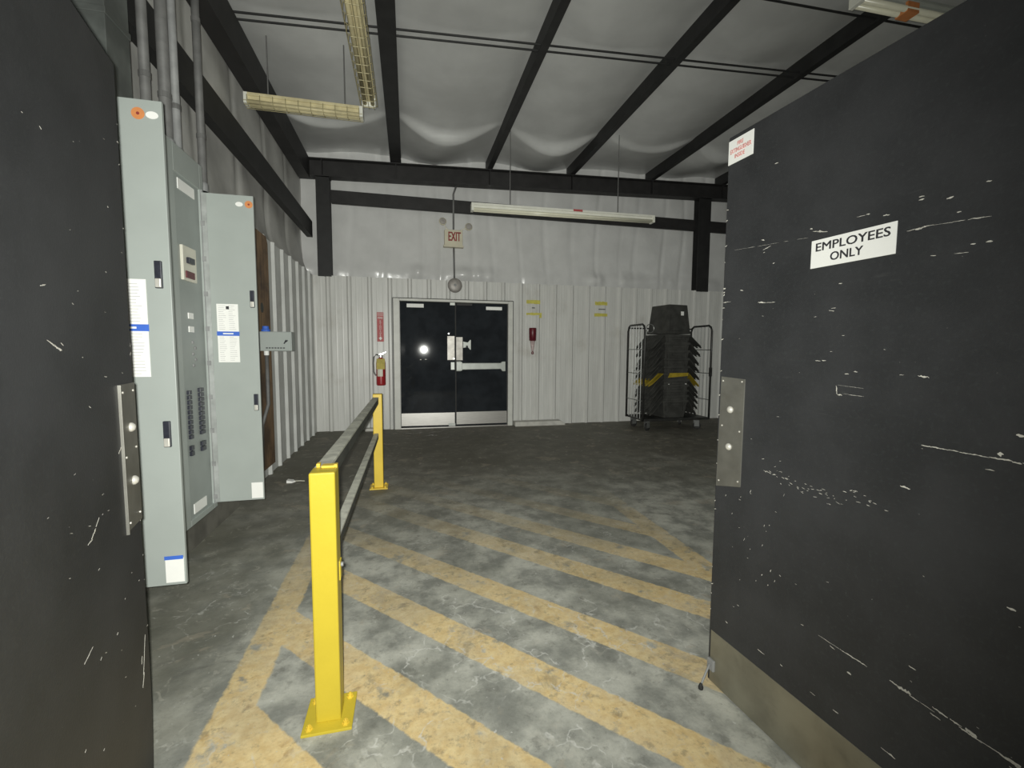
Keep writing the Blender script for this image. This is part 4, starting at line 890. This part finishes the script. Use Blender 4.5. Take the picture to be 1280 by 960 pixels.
def tote_flap(sgn, w1, d1, h, ang, seed):
    r_ = random.Random(seed); n = 6; L = 0.295; pts = [(-d1 / 2, 0.0)]
    pts += [(d1 / 2, 0.0)]
    for k in range(n + 1):
        y = d1 / 2 - d1 * k / n
        pts.append((y, L - 0.012)); 
        if k < n: pts.append((y - d1 / n * 0.25, L - 0.012)); pts.append((y - d1 / n * 0.3, L + 0.028)); pts.append((y - d1 / n * 0.75, L + 0.028)); pts.append((y - d1 / n * 0.8, L - 0.012))
    ca_, sa_ = math.cos(ang), math.sin(ang); x0 = w1 / 2 + 0.015
    f = lambda y, l, q: (sgn * (x0 + l * ca_ + q * sa_), y, h - 0.012 - l * sa_ + q * ca_)
    m_ = MB().prism(pts, lambda y, l: f(y, l, 0), lambda y, l: f(y, l, 0.007))
    for k in range(3):
        y = -d1 * 0.3 + d1 * 0.3 * k
        m_.prism([(y - 0.008, 0.02), (y + 0.008, 0.02), (y + 0.008, L - 0.03), (y - 0.008, L - 0.03)], lambda a, l: f(a, l, 0.006), lambda a, l: f(a, l, 0.016))
    return m_
TX, TY = 4.345, 6.78
W0, W1, D0, D1, TH = 0.38, 0.455, 0.50, 0.56, 0.30
names = ['lowest black tote on the cart deck, lids hanging open', 'second black tote from the bottom of the cart stack', 'third black tote from the bottom of the cart stack', 'fourth black tote from the bottom of the cart stack', 'black tote just under the yellow lidded one on the cart',
         'tote with yellow lids in the middle of the cart stack', 'black tote just above the yellow lidded one on the cart', 'second black tote above the yellow lidded one on the cart', 'third black tote above the yellow lidded one on the cart', 'fourth black tote above the yellow lidded one on the cart', 'black tote right under the upturned one on the cart']
zs = [0.206, 0.29, 0.38, 0.47, 0.56, 0.66, 0.78, 0.91, 1.04, 1.17, 1.30]
angs = [54, 50, 52, 48, 54, 44, 50, 46, 52, 46, 44]
tiers = []
for i, (z, lab) in enumerate(zip(zs, names)):
    t = thing('tote', lab, 'tote', (TX + random.uniform(-.001, .001), TY + random.uniform(-.001, .001), z), random.uniform(-0.003, 0.003) + 0.02, group='nested totes on the cart')
    tote_body(W0, W1, D0, D1, TH).build('tub', M['tote'], t, bevel=0.004)
    mf = M['totey'] if i == 5 else M['tote']
    for s_ in (-1, 1): tote_flap(s_, W1, D1, TH, math.radians(angs[i] + random.uniform(-5, 5)), i * 2 + (s_ > 0)).build('lid_half', mf, t, bevel=0.001)
    if i == 5: MB().prism([(-0.17, TH - 0.075), (0.21, TH - 0.05), (0.215, TH + 0.004), (-0.14, TH + 0.002)], lambda u, v: (u, -D1 / 2 - 0.03, v), lambda u, v: (u, -D1 / 2 - 0.016, v)).build('front_grip', M['totey'], t, bevel=0.003)
    if i == 4:
        for x in (-0.16, 0.17): MB().box(x, x + 0.03, -D1 / 2 - 0.004, -D1 / 2 + 0.01, TH - 0.12, TH - 0.08).build('white_dot', M['paper'], t)
t = thing('tote', 'upturned black tote with a small white label, topmost on the cart', 'tote', (TX + 0.01, TY - 0.01, 1.615), 0.14, group='nested totes on the cart')
b_ = tote_body(0.37, 0.45, 0.44, 0.52, 0.48)
for v in b_.bm.verts: v.co.z = 0.48 - v.co.z
b_.build('tub', M['tote'], t, bevel=0.005)
MB().box(0.045, 0.105, -0.236, -0.224, 0.30, 0.37).build('white_label', M['paper'], t)
